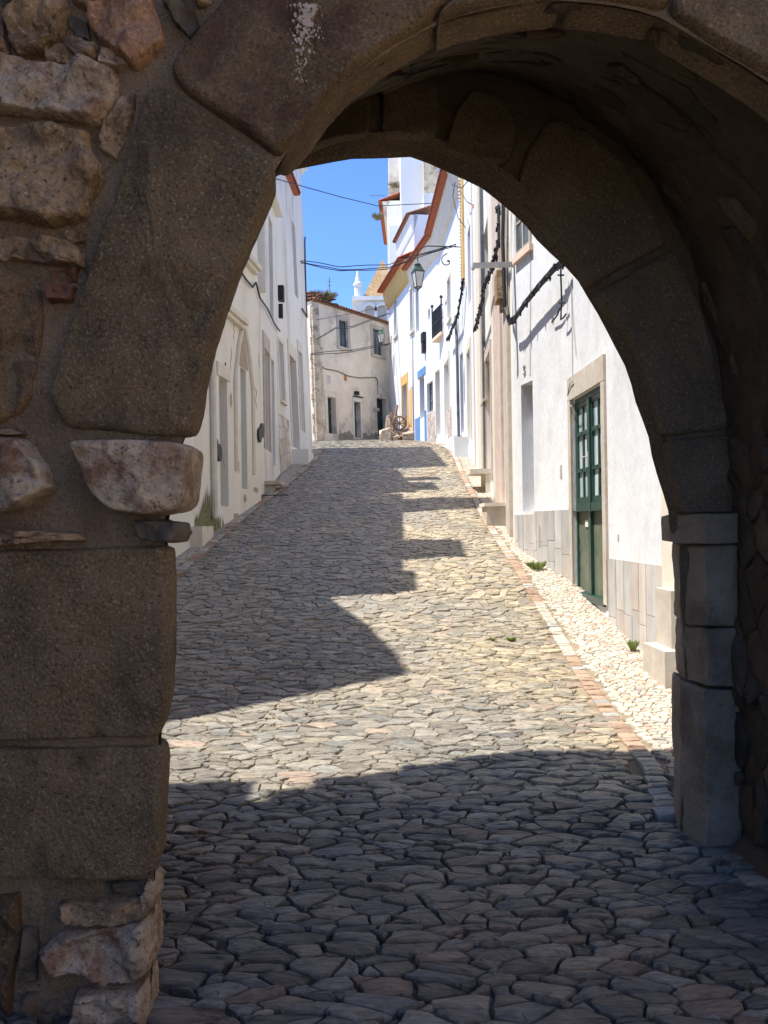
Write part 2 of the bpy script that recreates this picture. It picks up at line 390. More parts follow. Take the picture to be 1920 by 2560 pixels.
def loft(rows, mat, name, parent, smooth=True, jitter=0, seed=0):
    V = []; Fc = []; n = len(rows[0])
    for r in rows:
        for p in r:
            v = Vector(p)
            if jitter:
                v = v+noise.noise_vector(v*4+Vector((seed, 0, 0)))*jitter+noise.noise_vector(v*14)*jitter*.4
            V.append(v)
    for j in range(len(rows)-1):
        for i in range(n-1): Fc.append((j*n+i, j*n+i+1, (j+1)*n+i+1, (j+1)*n+i))
    return mk(name, V, Fc, mat, parent, smooth=smooth)
# front wall face
cN = np.array((.49, 1.7))
on = outer(near, cN, -7, 7, 0, 7.2)
rows = []
for t in [0, .01, .02, .03, .045, .06, .08, .1, .125, .15, .18, .22, .26, .3, .36, .44, .55, .7, 1]:
    rows.append([(a[0]*(1-t)+b[0]*t, DN-.01, a[1]*(1-t)+b[1]*t) for a, b in zip(near_in, on)])
loft(rows, mortar, 'front_wall', gate, jitter=.012)
# passage vault and side walls, one splayed surface
prow = []
for t in np.linspace(0, 1, 15):
    prow.append([(a[0]*(1-t)+b[0]*t, DN+(4.02-DN)*t, a[1]*(1-t)+b[1]*t) for a, b in zip(near, rear)])
loft([[(a[0]*(1-t)+b[0]*t, DN+(4.02-DN)*t, a[1]*(1-t)+b[1]*t) for a, b in zip(near, rear)] for t in (0, .03, .06)], granite, 'arch_soffit', gate, jitter=.008, seed=4)
prow = prow[0:0]+[[(a[0]*(1-t)+b[0]*t, DN+(4.02-DN)*t, a[1]*(1-t)+b[1]*t+.0) for a, b in zip(near, rear)] for t in np.linspace(.055, 1, 14)]
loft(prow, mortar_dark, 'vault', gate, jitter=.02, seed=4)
arc = np.concatenate([[0], np.cumsum(np.hypot(*np.diff(rear, axis=0).T))]); LA = arc[-1]
def pmap(u, v, h):
    i = np.interp(u, arc, np.arange(NS)); i0 = int(min(i, NS-2)); f = i-i0; t = v/1.36
    a = near[i0]*(1-f)+near[i0+1]*f; b = rear[i0]*(1-f)+rear[i0+1]*f; p = a*(1-t)+b*t
    tg = rear[min(i0+3, NS-1)]-rear[max(i0-2, 0)]; nrm = np.array((tg[1], -tg[0])); nrm = nrm/(np.linalg.norm(nrm)+1e-9)
    return (p[0]+nrm[0]*h, DN+1.36*t, p[1]+nrm[1]*h)
mb = MB(); r = random.Random(9)
for P in cells(0, LA, .06, 1.34, .21, .125, 31, lambda u, v: .08 < v < 1.30 and 0.1 < u < LA-.1, jit=.45, wt=.5, warp=.8):
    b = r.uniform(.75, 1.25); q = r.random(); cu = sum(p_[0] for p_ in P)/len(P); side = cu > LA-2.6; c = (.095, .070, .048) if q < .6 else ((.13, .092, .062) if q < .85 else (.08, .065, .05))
    stone(mb, [(u, v) for u, v in P], pmap, r.choice([.005, .008, .014]), r.uniform(0, .04) if side else r.uniform(-.016, .012), tuple(np.array(c)*b), r, 2, depth=.06, rough=.006, tilt=.10, dome=.006)
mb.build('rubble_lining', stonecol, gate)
# inner arch wall: face at 4.0 between vault end and arch edge
sil_n = resample([wp(x, y, DS) for x, y in SIL], NS)
face_in = []
for i, p in enumerate(sil_n):
    tg = sil_n[min(i+2, NS-1)]-sil_n[max(i-2, 0)]; nn = np.array((-tg[1], tg[0])); nn = nn/(np.linalg.norm(nn)+1e-9)
    face_in.append(p+nn*.085)
face_in = np.array(face_in)
rows = []
rear_o = ctr+(rear-ctr)*1.12
for t in np.linspace(0, 1, 8):
    rows.append([(a[0]*(1-t)+b[0]*t, 4.0+(.035 if t == 0 else 0), a[1]*(1-t)+b[1]*t) for a, b in zip(face_in*.6+sil_n*.4, rear_o)])
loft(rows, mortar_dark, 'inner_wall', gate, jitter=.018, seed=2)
# chamfer of the inner arch and the splayed reveal behind it
ch = []
for i in range(NS):
    pass
rows = []
for t in np.linspace(0, 1, 5):
    rows.append([(a[0]*(1-t)+b[0]*t, 3.99*(1-t)+DS*t, a[1]*(1-t)+b[1]*t) for a, b in zip(face_in, sil_n)])
RD = lambda x: 4.66+.20*(min(max(x, -4), 3)+0)
def back(p, k): return ctr+(p-ctr)*k
rev = []
for t in (0.0, .25, .6, 1):
    rr_ = []
    for p in sil_n:
        q = back(p, 1+.30*t); rr_.append((q[0], DS*(1-t)+RD(q[0])*t, q[1]))
    rev.append(rr_)
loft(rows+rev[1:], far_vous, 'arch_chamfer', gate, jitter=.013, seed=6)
bi = np.array([back(p, 1.30) for p in sil_n]); bo = outer(bi, ctr, -7, 7, 0, 7.2)
rows = [[(a[0]*(1-t)+b[0]*t, RD(a[0]*(1-t)+b[0]*t), a[1]*(1-t)+b[1]*t) for a, b in zip(bi, bo)] for t in (0, .1, .3, .6, 1)]
loft(rows, mortar, 'rear_wall', gate)
m_ = MB()
xs = np.linspace(-7, 7, 15)
for a, b in zip(xs[:-1], xs[1:]):
    m_.add([(a, DN-.01, 7.2), (b, DN-.01, 7.2), (b, RD(b), 7.2), (a, RD(a), 7.2)], [(0, 1, 2, 3)])
m_.build('wall_walk', mortar, gate)
for x0, x1, h in [(-6.6, -5.6, .9), (-4.9, -4.3, .5), (-3.3, -2.3, 1.1), (-1.9, -.6, 1.3), (-.1, .9, 1.1), (1.6, 2.6, 1.1)]:
    q = MB(); q.box(x0, x1, RD((x0+x1)/2)-.55, RD(x0)-.02, 7.203, 7.2+h); q.build('merlon', mortar, gate)
for x0, x1, p in [(-4.9, -3.85, .34), (-3.3, -3.08, .14), (-3.05, -2.55, .28), (-2.53, -2.2, .37), (-2.18, -1.35, .44), (-1.33, -.5, .26)]:
    q = MB(); q.box(x0, x1, RD(x0)-.3, RD(x0)+p, 6.1, 7.19); q.build('shadow_block', mortar, gate)  # unseen blocks added to shape the gate's shadow edge on the road
q = MB(); q.box(-8.5, -2.7, -3.5, 2.62, -.3, 12.6); q.build('shade_tower', mortar, gate)  # out-of-view tower added to shade the arch face and foreground

# unseen house added behind and right of the viewpoint to bounce warm sunlight
ho = root('reflector_house', 'added warm cream house, unseen behind the viewpoint, bouncing sunlight onto the gate', 'house', (5, -6, 0))
q = MB(); q.box(4.6, 11, -16, 1.8, -.3, 7.5); q.build('wall', M('warm_cream_wall', (.62, .46, .29), (.74, .58, .39), 2, .9, .2, 10), ho)
q = MB(); q.box8([(4.2, -16.2, 7.5), (11, -16.2, 9), (11, 2.0, 9), (4.2, 2.0, 7.5), (4.2, -16.2, 7.62), (11, -16.2, 9.12), (11, 2.0, 9.12), (4.2, 2.0, 7.62)]); q.build('roof', tileold, ho)
for y_ in (-12.5, -9, -5.5, -2):
    q = MB(); q.box(4.57, 4.62, y_, y_+1.1, .05 if y_ == -5.5 else 1.1, 2.3); q.build('door' if y_ == -5.5 else 'window', greenp, ho)
# big face stones
def bigstone(name, poly, mat, parent, d=DN, prot=.05, te=.16, rough=.006, back_d=.10, seed=0, mapper=None, step=.018, rings=None, smoothing=1, wob=.004, facet=.7):
    P = [np.array(wp(x, y, d)) for x, y in poly]
    # subdivide outline
    out = []
    n = len(P)
    for i in range(n):
        a, b = P[i], P[(i+1) % n]; k = max(1, int(np.linalg.norm(b-a)/step))
        for j in range(k): out.append(a+(b-a)*j/k)
    A = np.array(out)
    for _ in range(smoothing+1): A = np.roll(A, 1, 0)*.25+A*.5+np.roll(A, -1, 0)*.25
    n = len(A); c = A.mean(0)
    for i in range(n):
        nv = noise.noise_vector(Vector((A[i][0]*9, A[i][1]*9, seed)))
        A[i] = A[i]+np.array((nv.x, nv.y))*wob+np.array((random.uniform(-1, 1), random.uniform(-1, 1)))*wob*.3
    ts = rings or [0, .012, .03, .055, .085, .12, .17, .23, .31, .4, .52, .66, .82]
    V = []; Fc = []
    bk = A+(c-A)*.03
    for p in bk: V.append((p[0], d+back_d, p[1]))
    for t in ts:
        e = min(t/te, 1); h = prot*math.sqrt(max(0, 1-(1-e)**2))*1.0
        for p in A:
            q = p+(c-p)*t
            nz = noise.fractal(Vector((q[0]*5+seed, q[1]*5, seed*1.7)), 1, 2, 5)*rough*2.0+noise.noise(Vector((q[0]*38, q[1]*38, seed)))*rough*.6-noise.noise(Vector((q[0]*11, q[1]*11, seed)), noise_basis='VORONOI_F1')*rough*facet
            V.append((q[0], d-h-nz*(0.3+.7*e)*(1 if t > 0 else .3), q[1]))
    V.append((c[0], d-prot-noise.fractal(Vector((c[0]*5+seed, c[1]*5, seed*1.7)), 1, 2, 4)*rough*2.2, c[1]))
    R = len(ts)+1
    for j in range(R-1):
        for i in range(n): Fc.append((j*n+i, j*n+(i+1) % n, (j+1)*n+(i+1) % n, (j+1)*n+i))
    b = (R-1)*n
    for i in range(n): Fc.append((b+i, b+(i+1) % n, len(V)-1))
    return mk(name, V, Fc, mat, parent, smooth=True)
c1 = lambda L: [(x/1.728, y/1.728) for x, y in L]
c3 = lambda L: [(x/1.728, 1280+y/1.728) for x, y in L]
c2 = lambda L: [(960+x/1.728, y/1.728) for x, y in L]
V1 = [(405, 216), (463, 252), (521, 292), (613, 356), (683, 408), (691, 430), (677, 480), (631, 579), (590, 683), (556, 781), (530, 868), (505, 972), (498, 1042), (480, 1098), (347, 1088), (203, 1078), (168, 1068), (133, 1000), (168, 868), (231, 683), (289, 521), (336, 376), (372, 250)]
V2 = [(428, 191), (521, 75), (579, 0), (640, -90), (760, -220), (1040, -120), (1180, -20), (1130, 18), (1074, 66), (960, 130), (868, 200), (810, 270), (746, 356), (702, 402), (688, 398), (613, 341), (521, 282), (463, 240)]
V3 = [(1080, 70), (1160, -8), (1210, -60), (1300, -260), (1480, -260), (1430, -40), (1408, 2), (1350, 4), (1250, 17), (1130, 46)]
V4 = [(1418, 0), (1440, -40), (1490, -260), (1760, -220), (1700, -40), (1656, 34), (1540, 12)]
V5 = [(1662, 38), (1706, -38), (1780, -200), (2060, -20), (2120, 180), (1990, 260), (1920, 203), (1770, 110), (1690, 62)]
V6 = [(2000, 262), (2130, 182), (2400, 380), (2500, 640), (2280, 660), (2170, 470), (2070, 335)]
V7 = [(2285, 668), (2500, 650), (2560, 1080), (2300, 1080)]
bigstone('voussoir', V1, granite, gate, prot=.05, te=.045, rough=.010, seed=1, smoothing=0)
bigstone('voussoir', V2, granite_red, gate, prot=.065, te=.05, rough=.010, seed=2, back_d=.16, smoothing=0)
for i, v in enumerate((V3, V4, V5, V6, V7)): bigstone('voussoir', v, granite, gate, prot=.06, te=.07, rough=.008, seed=3+i, back_d=.16)
cap = [(191, 1108), (260, 1104), (347, 1103), (480, 1112), (498, 1118), (497, 1150), (488, 1215), (480, 1268), (463, 1282), (382, 1292), (289, 1276), (243, 1230), (215, 1150)]
bigstone('impost', cap, rub_light, gate, prot=.12, te=.10, rough=.016, seed=9, smoothing=0)
bigstone('jamb_block', [(-90, 1378), (0, 1374), (250, 1368), (428, 1362), (431, 1450), (430, 1600), (424, 1750), (404, 1838), (0, 1848), (-90, 1850)], granite, gate, prot=.045, te=.05, rough=.010, seed=10, smoothing=0)
bigstone('jamb_block', [(-90, 1868), (0, 1866), (250, 1860), (404, 1858), (414, 1900), (408, 2050), (398, 2150), (383, 2180), (270, 2188), (0, 2184), (-90, 2190)], granite, gate, prot=.05, te=.05, rough=.009, seed=11, smoothing=0)
bigstone('jamb_block', [(2300, 1100), (2700, 1100), (2700, 1900), (2300, 1900)], granite, gate, prot=.05, rough=.009, seed=12)
bigstone('jamb_block', [(2300, 1910), (2700, 1910), (2700, 2800), (2300, 2800)], granite, gate, prot=.05, rough=.009, seed=13)
rubs = [
 (c1([(40,100),(130,30),(300,10),(310,60),(280,180),(200,250),(100,270),(60,200)]), rub_tan, .06),
 (c1([(395,65),(500,20),(660,-10),(690,80),(720,140),(735,200),(600,325),(540,270),(450,210),(400,130)]), rub_red, .09),
 (c1([(450,230),(500,240),(572,292),(520,320),(445,315)]), rub_light, .05),
 (c1([(-80,270),(0,280),(200,300),(450,330),(520,350),(515,470),(450,560),(300,550),(0,510),(-80,500)]), rub_light, .10),
 (c1([(540,430),(600,420),(590,500),(570,560),(510,710),(435,665),(450,580)]), rub_tan, .035),
 (c1([(-80,600),(0,590),(150,560),(250,550),(400,600),(405,650),(460,730),(450,800),(400,880),(380,960),(250,995),(0,960),(-80,950)]), rub_tan, .10),
 (c1([(-60,1045),(0,1040),(200,1040),(330,1060),(375,1100),(370,1165),(200,1150),(0,1130),(-60,1130)]), rub_tan, .05),
 (c1([(220,1180),(350,1170),(345,1232),(210,1240)]), rub_brick, .03),
 (c1([(200,1247),(345,1242),(330,1310),(230,1315),(200,1280)]), rub_brick, .03),
 (c1([(-80,1150),(0,1150),(90,1180),(180,1260),(200,1400),(160,1700),(100,1800),(0,1830),(-80,1830)]), granite_red, .05),
 (c1([(-80,1900),(0,1890),(130,1890),(170,1950),(230,2020),(260,2110),(150,2190),(0,2212),(-80,2212)]), rub_light, .10),
 (c1([(0,1860),(80,1862),(130,1880),(60,1888),(0,1885)]), rub_tan, .05),
 (c1([(320,30),(400,-20),(480,-10),(450,25),(380,55)]), rub_tan, .04),
 (c1([(700,10),(780,0),(850,60),(870,120),(820,180),(770,130),(740,70)]), rub_slate, .04),
 (c1([(840,-40),(930,-40),(920,40),(860,50)]), rub_tan, .04),
 (c1([(315,80),(380,110),(400,190),(330,170),(300,120)]), rub_slate, .03),
 (c1([(330,190),(440,220),(440,300),(380,310),(310,240)]), rub_tan, .045),
 (c1([(215,260),(300,230),(370,300),(300,310),(220,295)]), rub_tan, .03),
 (c1([(-60,30),(0,20),(30,60),(40,150),(60,250),(0,270),(-60,250)]), rub_tan, .05),
 (c1([(300,1000),(380,1020),(380,1060),(320,1055),(290,1030)]), rub_tan, .03),
 (c1([(360,1190),(400,1120),(400,1200),(370,1260)]), rub_slate, .02),
 (c1([(0,-60),(120,-60),(110,10),(30,40),(0,20)]), rub_slate, .04),
 (c1([(140,-60),(380,-60),(310,0),(180,10)]), rub_light, .05),
 ([(347,1302),(400,1300),(457,1306),(462,1330),(451,1356),(400,1352),(359,1343)], rub_slate, .07),
 ([(-60,1322),(0,1320),(100,1328),(220,1338),(225,1352),(120,1360),(-60,1362)], rub_tan, .06),
 ([(160,2240),(385,2232),(391,2258),(370,2282),(165,2292)], rub_tan, .075),
 (c3([(200,1860),(270,1800),(370,1770),(650,1720),(675,1760),(675,1930),(600,1990),(470,2005),(370,1930),(250,1950)]), rub_light, .10),
 (c3([(350,2040),(500,2030),(640,1990),(668,2212),(660,2300),(310,2300),(300,2212)]), rub_light, .09),
 (c3([(110,1780),(180,1790),(180,2010),(130,2020)]), rub_slate, .03),
 (c3([(120,2060),(260,2050),(260,2212),(140,2260)]), rub_slate, .03),
 (c3([(460,1590),(640,1580),(650,1640),(480,1650)]), rub_slate, .02),
 (c3([(645,1570),(675,1600),(678,1670),(640,1690),(630,1620)]), rub_light, .06),
 (c3([(-60,1650),(90,1640),(100,1800),(60,2212),(-60,2212)]), granite_red, .03),
]
for i, (poly, mt, pr) in enumerate(rubs):
    bigstone('rubble_stone', poly, mt, gate, prot=pr*.75+.016, te=.13, rough=.020, seed=20+i, step=.011, smoothing=-1, wob=.010, facet=1.6)
# inner arch voussoirs (face at 4.0)
DF = 3.985
fv = [
 [(520, 520), (690, 405), (722, 392), (690, 225), (440, 330)],
 [(732, 388), (850, 350), (925, 342), (930, 190), (830, 172), (700, 222)],
 [(955, 344), (1085, 352), (1098, 330), (1100, 190), (1010, 162), (950, 176)],
 [(1112, 366), (1135, 290), (1180, 225), (1250, 240), (1290, 310), (1290, 370), (1262, 420), (1190, 406), (1125, 384)],
 [(1292, 452), (1318, 370), (1375, 300), (1470, 330), (1575, 430), (1640, 550), (1668, 612), (1472, 718), (1440, 660), (1385, 578)],
 [(1484, 734), (1682, 622), (1745, 760), (1805, 1000), (1822, 1075), (1652, 1092), (1640, 1040), (1600, 915), (1552, 820)],
 [(1656, 1100), (1824, 1085), (1838, 1200), (1840, 1284), (1700, 1284), (1676, 1190)],
]
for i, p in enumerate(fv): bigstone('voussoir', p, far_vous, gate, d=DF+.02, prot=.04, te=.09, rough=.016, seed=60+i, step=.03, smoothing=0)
# inner pillar with impost
def pillar_block(name, y0, y1, x0=1700, x1=1828, d0=4.12, d1=3.92, out=0.0, seed=0):
    m_ = MB(); z1 = U(1765, y0, 3.95).z; z0 = U(1765, y1, 3.95).z
    xa = U(x0, (y0+y1)/2, d0).x-out; xb = U(1768, (y0+y1)/2, d1).x-out*.5; xc = 1.655
    n = 8; V = []; Fc = []
    cols = [(xa+.06, 4.4), (xa, d0), (xa+(xb-xa)*.3, d0+(d1-d0)*.4), (xa+(xb-xa)*.7, d0+(d1-d0)*.85), (xb, d1-out), (xb+(xc-xb)*.5, d1-out), (xc+.02, d1-out+.01)]
    hs = [0, .02, .05, .1, .17, .25, .33, .42, .5, .58, .67, .75, .83, .9, .95, .98, 1]
    for j, t in enumerate(hs):
        z = z0+(z1-z0)*t; ins = .012 if t in (0, 1) else 0
        for (x, d) in cols:
            v = Vector((x, d, z)); q = noise.noise_vector(v*5+Vector((seed*3, 0, 0)))*.018+noise.noise_vector(v*22)*.005; V.append(v+q+Vector((ins, ins, 0)))
    k = len(cols)
    for j in range(len(hs)-1):
        for i in range(k-1): Fc.append((j*k+i, j*k+i+1, (j+1)*k+i+1, (j+1)*k+i))
    Fc.append(tuple(range(k))); Fc.append(tuple(range((len(hs)-1)*k, len(hs)*k)))
    return mk(name, V, Fc, ashlar, gate, smooth=False)
pillar_block('pillar_block', 1722, 2125, seed=1)
pillar_block('pillar_block', 1572, 1716, x0=1712, seed=2, out=.01)
pillar_block('pillar_block', 1362, 1566, x0=1703, seed=3)
pillar_block('impost', 1288, 1356, x0=1684, seed=4, out=.022)
# foot of the right passage wall: rough skirt
q = MB()
for i in range(9):
    d = 2.75+i*.14; q.add([(1.60+random.uniform(-.02, .02), d, 0.0), (1.75, d, .0), (1.75, d, .09), (1.66, d, .07)], [])
mk('wall_footing', *(lambda V, n: (V, [(j*4+a, j*4+b, (j+1)*4+b, (j+1)*4+a) for j in range(n-1) for a, b in ((0, 1), (1, 2), (2, 3), (3, 0))]))([tuple(v) for v in q.V], 9), mortar_dark, gate)
# pale lichen flecks on the second voussoir
q = MB(); rr = random.Random(5)
for k in range(420):
    t = rr.random(); px = 745+rr.gauss(0, 14)+(28*(1-t)); py = 10+t*200
    if rr.random() < .5: py = rr.uniform(10, 95)
    s_ = rr.choice((1, 1.5, 2, 3, 5))*(1.2-t*.7); c = U(px, py, DN-.072)
    n = 6; V = [c+Vector((math.cos(2*math.pi*j/n+k)*s_*.0013*rr.uniform(.5, 1.2), rr.uniform(0, .001), math.sin(2*math.pi*j/n+k)*s_*.0016*rr.uniform(.3, 1.3))) for j in range(n)]
    V += [v+Vector((0, .03, 0)) for v in V]
    q.add(V, [tuple(range(n))]+[(j, (j+1) % n, n+(j+1) % n, n+j) for j in range(n)])
LICH = M('lichen', (.34, .28, .23), (.48, .40, .34), 40, .9, .3, 60)
q.build('lichen_flecks', LICH, gate, kind='stuff')

# ================================================================ HOUSES
class Seg:
    def __init__(s, p0, p1, side):
        s.p0 = Vector(p0); s.p1 = Vector(p1); s.L = (s.p1-s.p0).length; s.t = (s.p1-s.p0)/s.L
        s.n = Vector((-s.t.y, s.t.x)) if side == 'R' else Vector((s.t.y, -s.t.x)); s.lean = 0; s.z0 = 0
    def P(s, a, z, w):
        q = s.p0+s.t*a-s.n*w
        return Vector((q.x+s.lean*(z-s.z0), q.y, z))
    def px(s, px, py, w=0):
        z = s.z0; o = s.p0-s.n*w
        for _ in range(4):
            k, l = K(px, py); p0x = o.x+s.lean*(z-s.z0)
            a = (k*o.y-p0x)/(s.t.x-k*s.t.y); z = EYE+l*(o.y+a*s.t.y)
        return a, z
    def box(s, mb, a0, a1, z0, z1, w0, w1, col=None):
        mb.box8([s.P(a0, z0, w0), s.P(a1, z0, w0), s.P(a1, z0, w1), s.P(a0, z0, w1), s.P(a0, z1, w0), s.P(a1, z1, w0), s.P(a1, z1, w1), s.P(a0, z1, w1)], col)
def panel(seg, zb, zt, holes, name, mat, parent, W=5.0, bodytop=True):
    m_ = MB(); A = sorted({0, seg.L}|{min(max(h[i], 0), seg.L) for h in holes for i in (0, 1)}); Z = sorted({zb, zt}|{h[i] for h in holes for i in (2, 3)})
    for a0, a1 in zip(A[:-1], A[1:]):
        for z0, z1 in zip(Z[:-1], Z[1:]):
            am, zm = (a0+a1)/2, (z0+z1)/2
            if any(h[0] < am < h[1] and h[2] < zm < h[3] for h in holes): continue
            if z0 < zb-.001 or z1 > zt+.001 or a1-a0 < 1e-4: continue
            m_.add([seg.P(a0, z0, 0), seg.P(a1, z0, 0), seg.P(a1, z1, 0), seg.P(a0, z1, 0)], [(0, 1, 2, 3)])
    for (a0, a1, z0, z1, dp) in [h[:5] for h in holes]:
        for q in (((a0, z0), (a1, z0)), ((a1, z0), (a1, z1)), ((a1, z1), (a0, z1)), ((a0, z1), (a0, z0))):
            (a, z), (b, y) = q
            m_.add([seg.P(a, z, 0), seg.P(b, y, 0), seg.P(b, y, dp), seg.P(a, z, dp)], [(0, 1, 2, 3)])
    L = seg.L
    m_.add([seg.P(0, zb, 0), seg.P(0, zb, W), seg.P(0, zt, W), seg.P(0, zt, 0)], [(0, 1, 2, 3)])
    m_.add([seg.P(L, zb, 0), seg.P(L, zb, W), seg.P(L, zt, W), seg.P(L, zt, 0)], [(0, 1, 2, 3)])
    m_.add([seg.P(0, zb, W), seg.P(L, zb, W), seg.P(L, zt, W), seg.P(0, zt, W)], [(0, 1, 2, 3)])
    m_.add([seg.P(0, zt, 0), seg.P(L, zt, 0), seg.P(L, zt, W), seg.P(0, zt, W)], [(0, 1, 2, 3)])
    return m_.build(name, mat, parent)
def frame_part(seg, a0, a1, z0, z1, fw, mat, parent, sill=False, lint=None, name='door_frame', out=.03):
    m_ = MB(); lint = lint or fw
    seg.box(m_, a0-fw, a0-.002, z0, z1, -out, .02); seg.box(m_, a1+.002, a1+fw, z0, z1, -out, .02)
    seg.box(m_, a0-fw, a1+fw, z1+.002, z1+lint, -out-.003, .02)
    if sill: seg.box(m_, a0-fw-.02, a1+fw+.02, z0-fw*.8, z0-.002, -out-.05, .02)
    return m_.build(name, mat, parent)
def leaf(seg, a0, a1, z0, z1, dp, mat, parent, panels=2, name='door'):
    m_ = MB(); seg.box(m_, a0-.01, a1+.01, z0-.01, z1+.01, dp, dp+.05)
    wd = a1-a0
    for k in range(panels):
        zz0 = z0+(z1-z0)*(k+.08)/panels; zz1 = z0+(z1-z0)*(k+.92)/panels
        seg.box(m_, a0+wd*.14, a1-wd*.14, zz0, zz1, dp-.015, dp+.01)
    d = m_.build(name, mat, parent)
    h = MB(); h.tube([seg.P(a0+wd*.85, z0+1.0, dp-.03), seg.P(a0+wd*.85, z0+1.1, dp-.06)], .012); h.build('handle', steel, d)
    return d
def win(seg, a0, a1, z0, z1, dp, parent, pane=None, fm=None, bars=(1, 2)):
    m_ = MB(); fm = fm or trimc; t = .05
    seg.box(m_, a0, a0+t, z0, z1, dp, dp+.05); seg.box(m_, a1-t, a1, z0, z1, dp, dp+.05)
    seg.box(m_, a0+t, a1-t, z0, z0+t, dp, dp+.05); seg.box(m_, a0+t, a1-t, z1-t, z1, dp, dp+.05)
    for k in range(bars[0]): a = a0+(a1-a0)*(k+1)/(bars[0]+1); seg.box(m_, a-.02, a+.02, z0+t, z1-t, dp+.005, dp+.045)
    for k in range(bars[1]): z = z0+(z1-z0)*(k+1)/(bars[1]+1); seg.box(m_, a0+t, a1-t, z-.015, z+.015, dp+.008, dp+.042)
    f = m_.build('window', fm, parent)
    g = MB(); seg.box(g, a0+.01, a1-.01, z0+.01, z1-.01, dp+.02, dp+.03); g.build('pane', pane or glass, f)
    return f
def on(seg, x, y, w=-.05):
    return seg.P(*seg.px(x, y, w), w)
def op(seg, xa, xb, yt, yb, ref=None, w=0):
    a0 = seg.px(xa, yb, w)[0]; a1 = seg.px(xb, yb, w)[0]; a0, a1 = min(a0, a1), max(a0, a1)
    xr = ref or xa; z1 = seg.px(xr, yt, w)[1]; z0 = seg.px(xr, yb, w)[1]
    return a0, a1, z0, z1
def eave(seg, a0, a1, z, outw, parent, mat=None, soffit=None, slope=.35, back=.6, soff_h=.35):
    """row of canal tiles on a stepped, coved cornice"""
    if soffit is not None:
        m_ = MB(); prof = [(0, -soff_h), (-outw*.15, -soff_h*.9), (-outw*.32, -soff_h*.6), (-outw*.46, -soff_h*.22), (-outw*.5, -.03), (.2, -.03)]
        V = []; Fc = []
        for a in (a0, a1):
            for (w_, h) in prof: V.append(seg.P(a, z+h, w_-.002))
        k = len(prof)
        for i in range(k-1): Fc.append((i, i+1, k+i+1, k+i))
        Fc += [tuple(range(k)), tuple(range(k, 2*k))]
        m_.add(V, Fc); m_.build('cornice', soffit, parent)
    m_ = MB(); n = max(2, int((a1-a0)/.2)); st = (a1-a0)/n
    for i in range(n):
        c = a0+(i+.5)*st; V = []; Fc = []; K_ = 6
        for (w_, dz) in ((-outw, 0), (back, (back+outw)*slope)):
            for k in range(K_+1):
                an = math.pi*k/K_; V.append(seg.P(c+math.cos(an)*.085, z+dz+.02+math.sin(an)*.07, w_))
            for k in range(K_+1):
                an = math.pi*k/K_; V.append(seg.P(c+math.cos(an)*.065, z+dz+.02+math.sin(an)*.05, w_))
        q = 2*(K_+1)
        for k in range(K_):
            Fc.append((k, k+1, q+k+1, q+k)); Fc.append((K_+1+k, K_+2+k, q+K_+2+k, q+K_+1+k)); Fc.append((k, k+1, K_+2+k, K_+1+k))
        m_.add(V, Fc)
        # channel tile between
        V = []; c += st/2
        for (w_, dz) in ((-outw+.03, 0), (back, (back+outw)*slope)):
            for k in range(K_+1):
                an = math.pi+math.pi*k/K_; V.append(seg.P(c+math.cos(an)*.075, z+dz+.035+math.sin(an)*.05, w_))
        m_.add(V, [(k, k+1, K_+2+k, K_+1+k) for k in range(K_)])
    seg.box(m_, a0, a1, z-.028, z-.004, -outw+.06, .1)
    return m_.build('roof_tiles', mat or tile, parent)
def chimney(name_parent, seg, a0, a1, z0, z1, w0, w1, mat=white1):
    m_ = MB(); seg.box(m_, a0, a1, z0, z1, w0, w1); seg.box(m_, a0-.06, a1+.06, z1+.001, z1+.12, w0-.06, w1+.06)
    return m_.build('chimney', mat, name_parent)

# ---- left row -----------------------------------------------------
XF = lambda d: -3.8+(d-5.5)*1.27/11.6
sL0 = Seg((XF(5.5), 5.5), (XF(9.28), 9.28), 'L'); sL1 = Seg((XF(9.3), 9.3), (-2.53, 17.1), 'L')
hL0 = root('row_house', 'low cream house with sloping roof line nearest the gate on the left, mostly hidden', 'house', (-4, 7, .3), 'houses lining the street')
m_ = MB(); prof = [(5.5, 4.9), (6.3, 9.35), (7.0, 9.0), (8.2, 8.1), (9.28, 7.0)]
for (da, za), (db, zb_) in zip(prof[:-1], prof[1:]):
    P8 = [(XF(da), da, -.5), (XF(db), db, -.5), (XF(db)-6, db, -.5), (XF(da)-6, da, -.5), (XF(da), da, za), (XF(db), db, zb_), (XF(db)-6, db, zb_), (XF(da)-6, da, za)]
    m_.box8(P8)
m_.build('wall', cream, hL0)
sD = lambda d: (d-9.3)*sL1.L/7.8
hL1 = root('row_house', 'cream shaded house nearest on the left, with pointed doorway and round iron vents', 'house', (-3.2, 11, 1.0), 'houses lining the street')
oD1 = op(sL1, 552, 572, 949, 1266, 562); oA = op(sL1, 605, 619, 925, 1222, 612)
oW1 = op(sL1, 650, 664, 523, 722, 655); oW0 = op(sL1, 618, 627, 480, 640, 622); oG = op(sL1, 380, 425, 905, 1230, 425)
hl = [oD1+(.20,), oA+(.18,), oW1+(.2,), oW0+(.2,)]
panel(sL1, -.5, 8.3, hl, 'wall', cream, hL1, W=6)
leaf(sL1, *oD1, .20, greyd, hL1, 1); leaf(sL1, *oA, .18, bluegd, hL1, 1)
m_ = MB(); sL1.box(m_, oD1[0]-.14, oD1[1]+.14, oD1[3]+.004, oD1[3]+.24, -.03, .02); m_.build('lintel', trimc, hL1)
win(sL1, *oW1, .2, hL1); win(sL1, *oW0, .2, hL1)
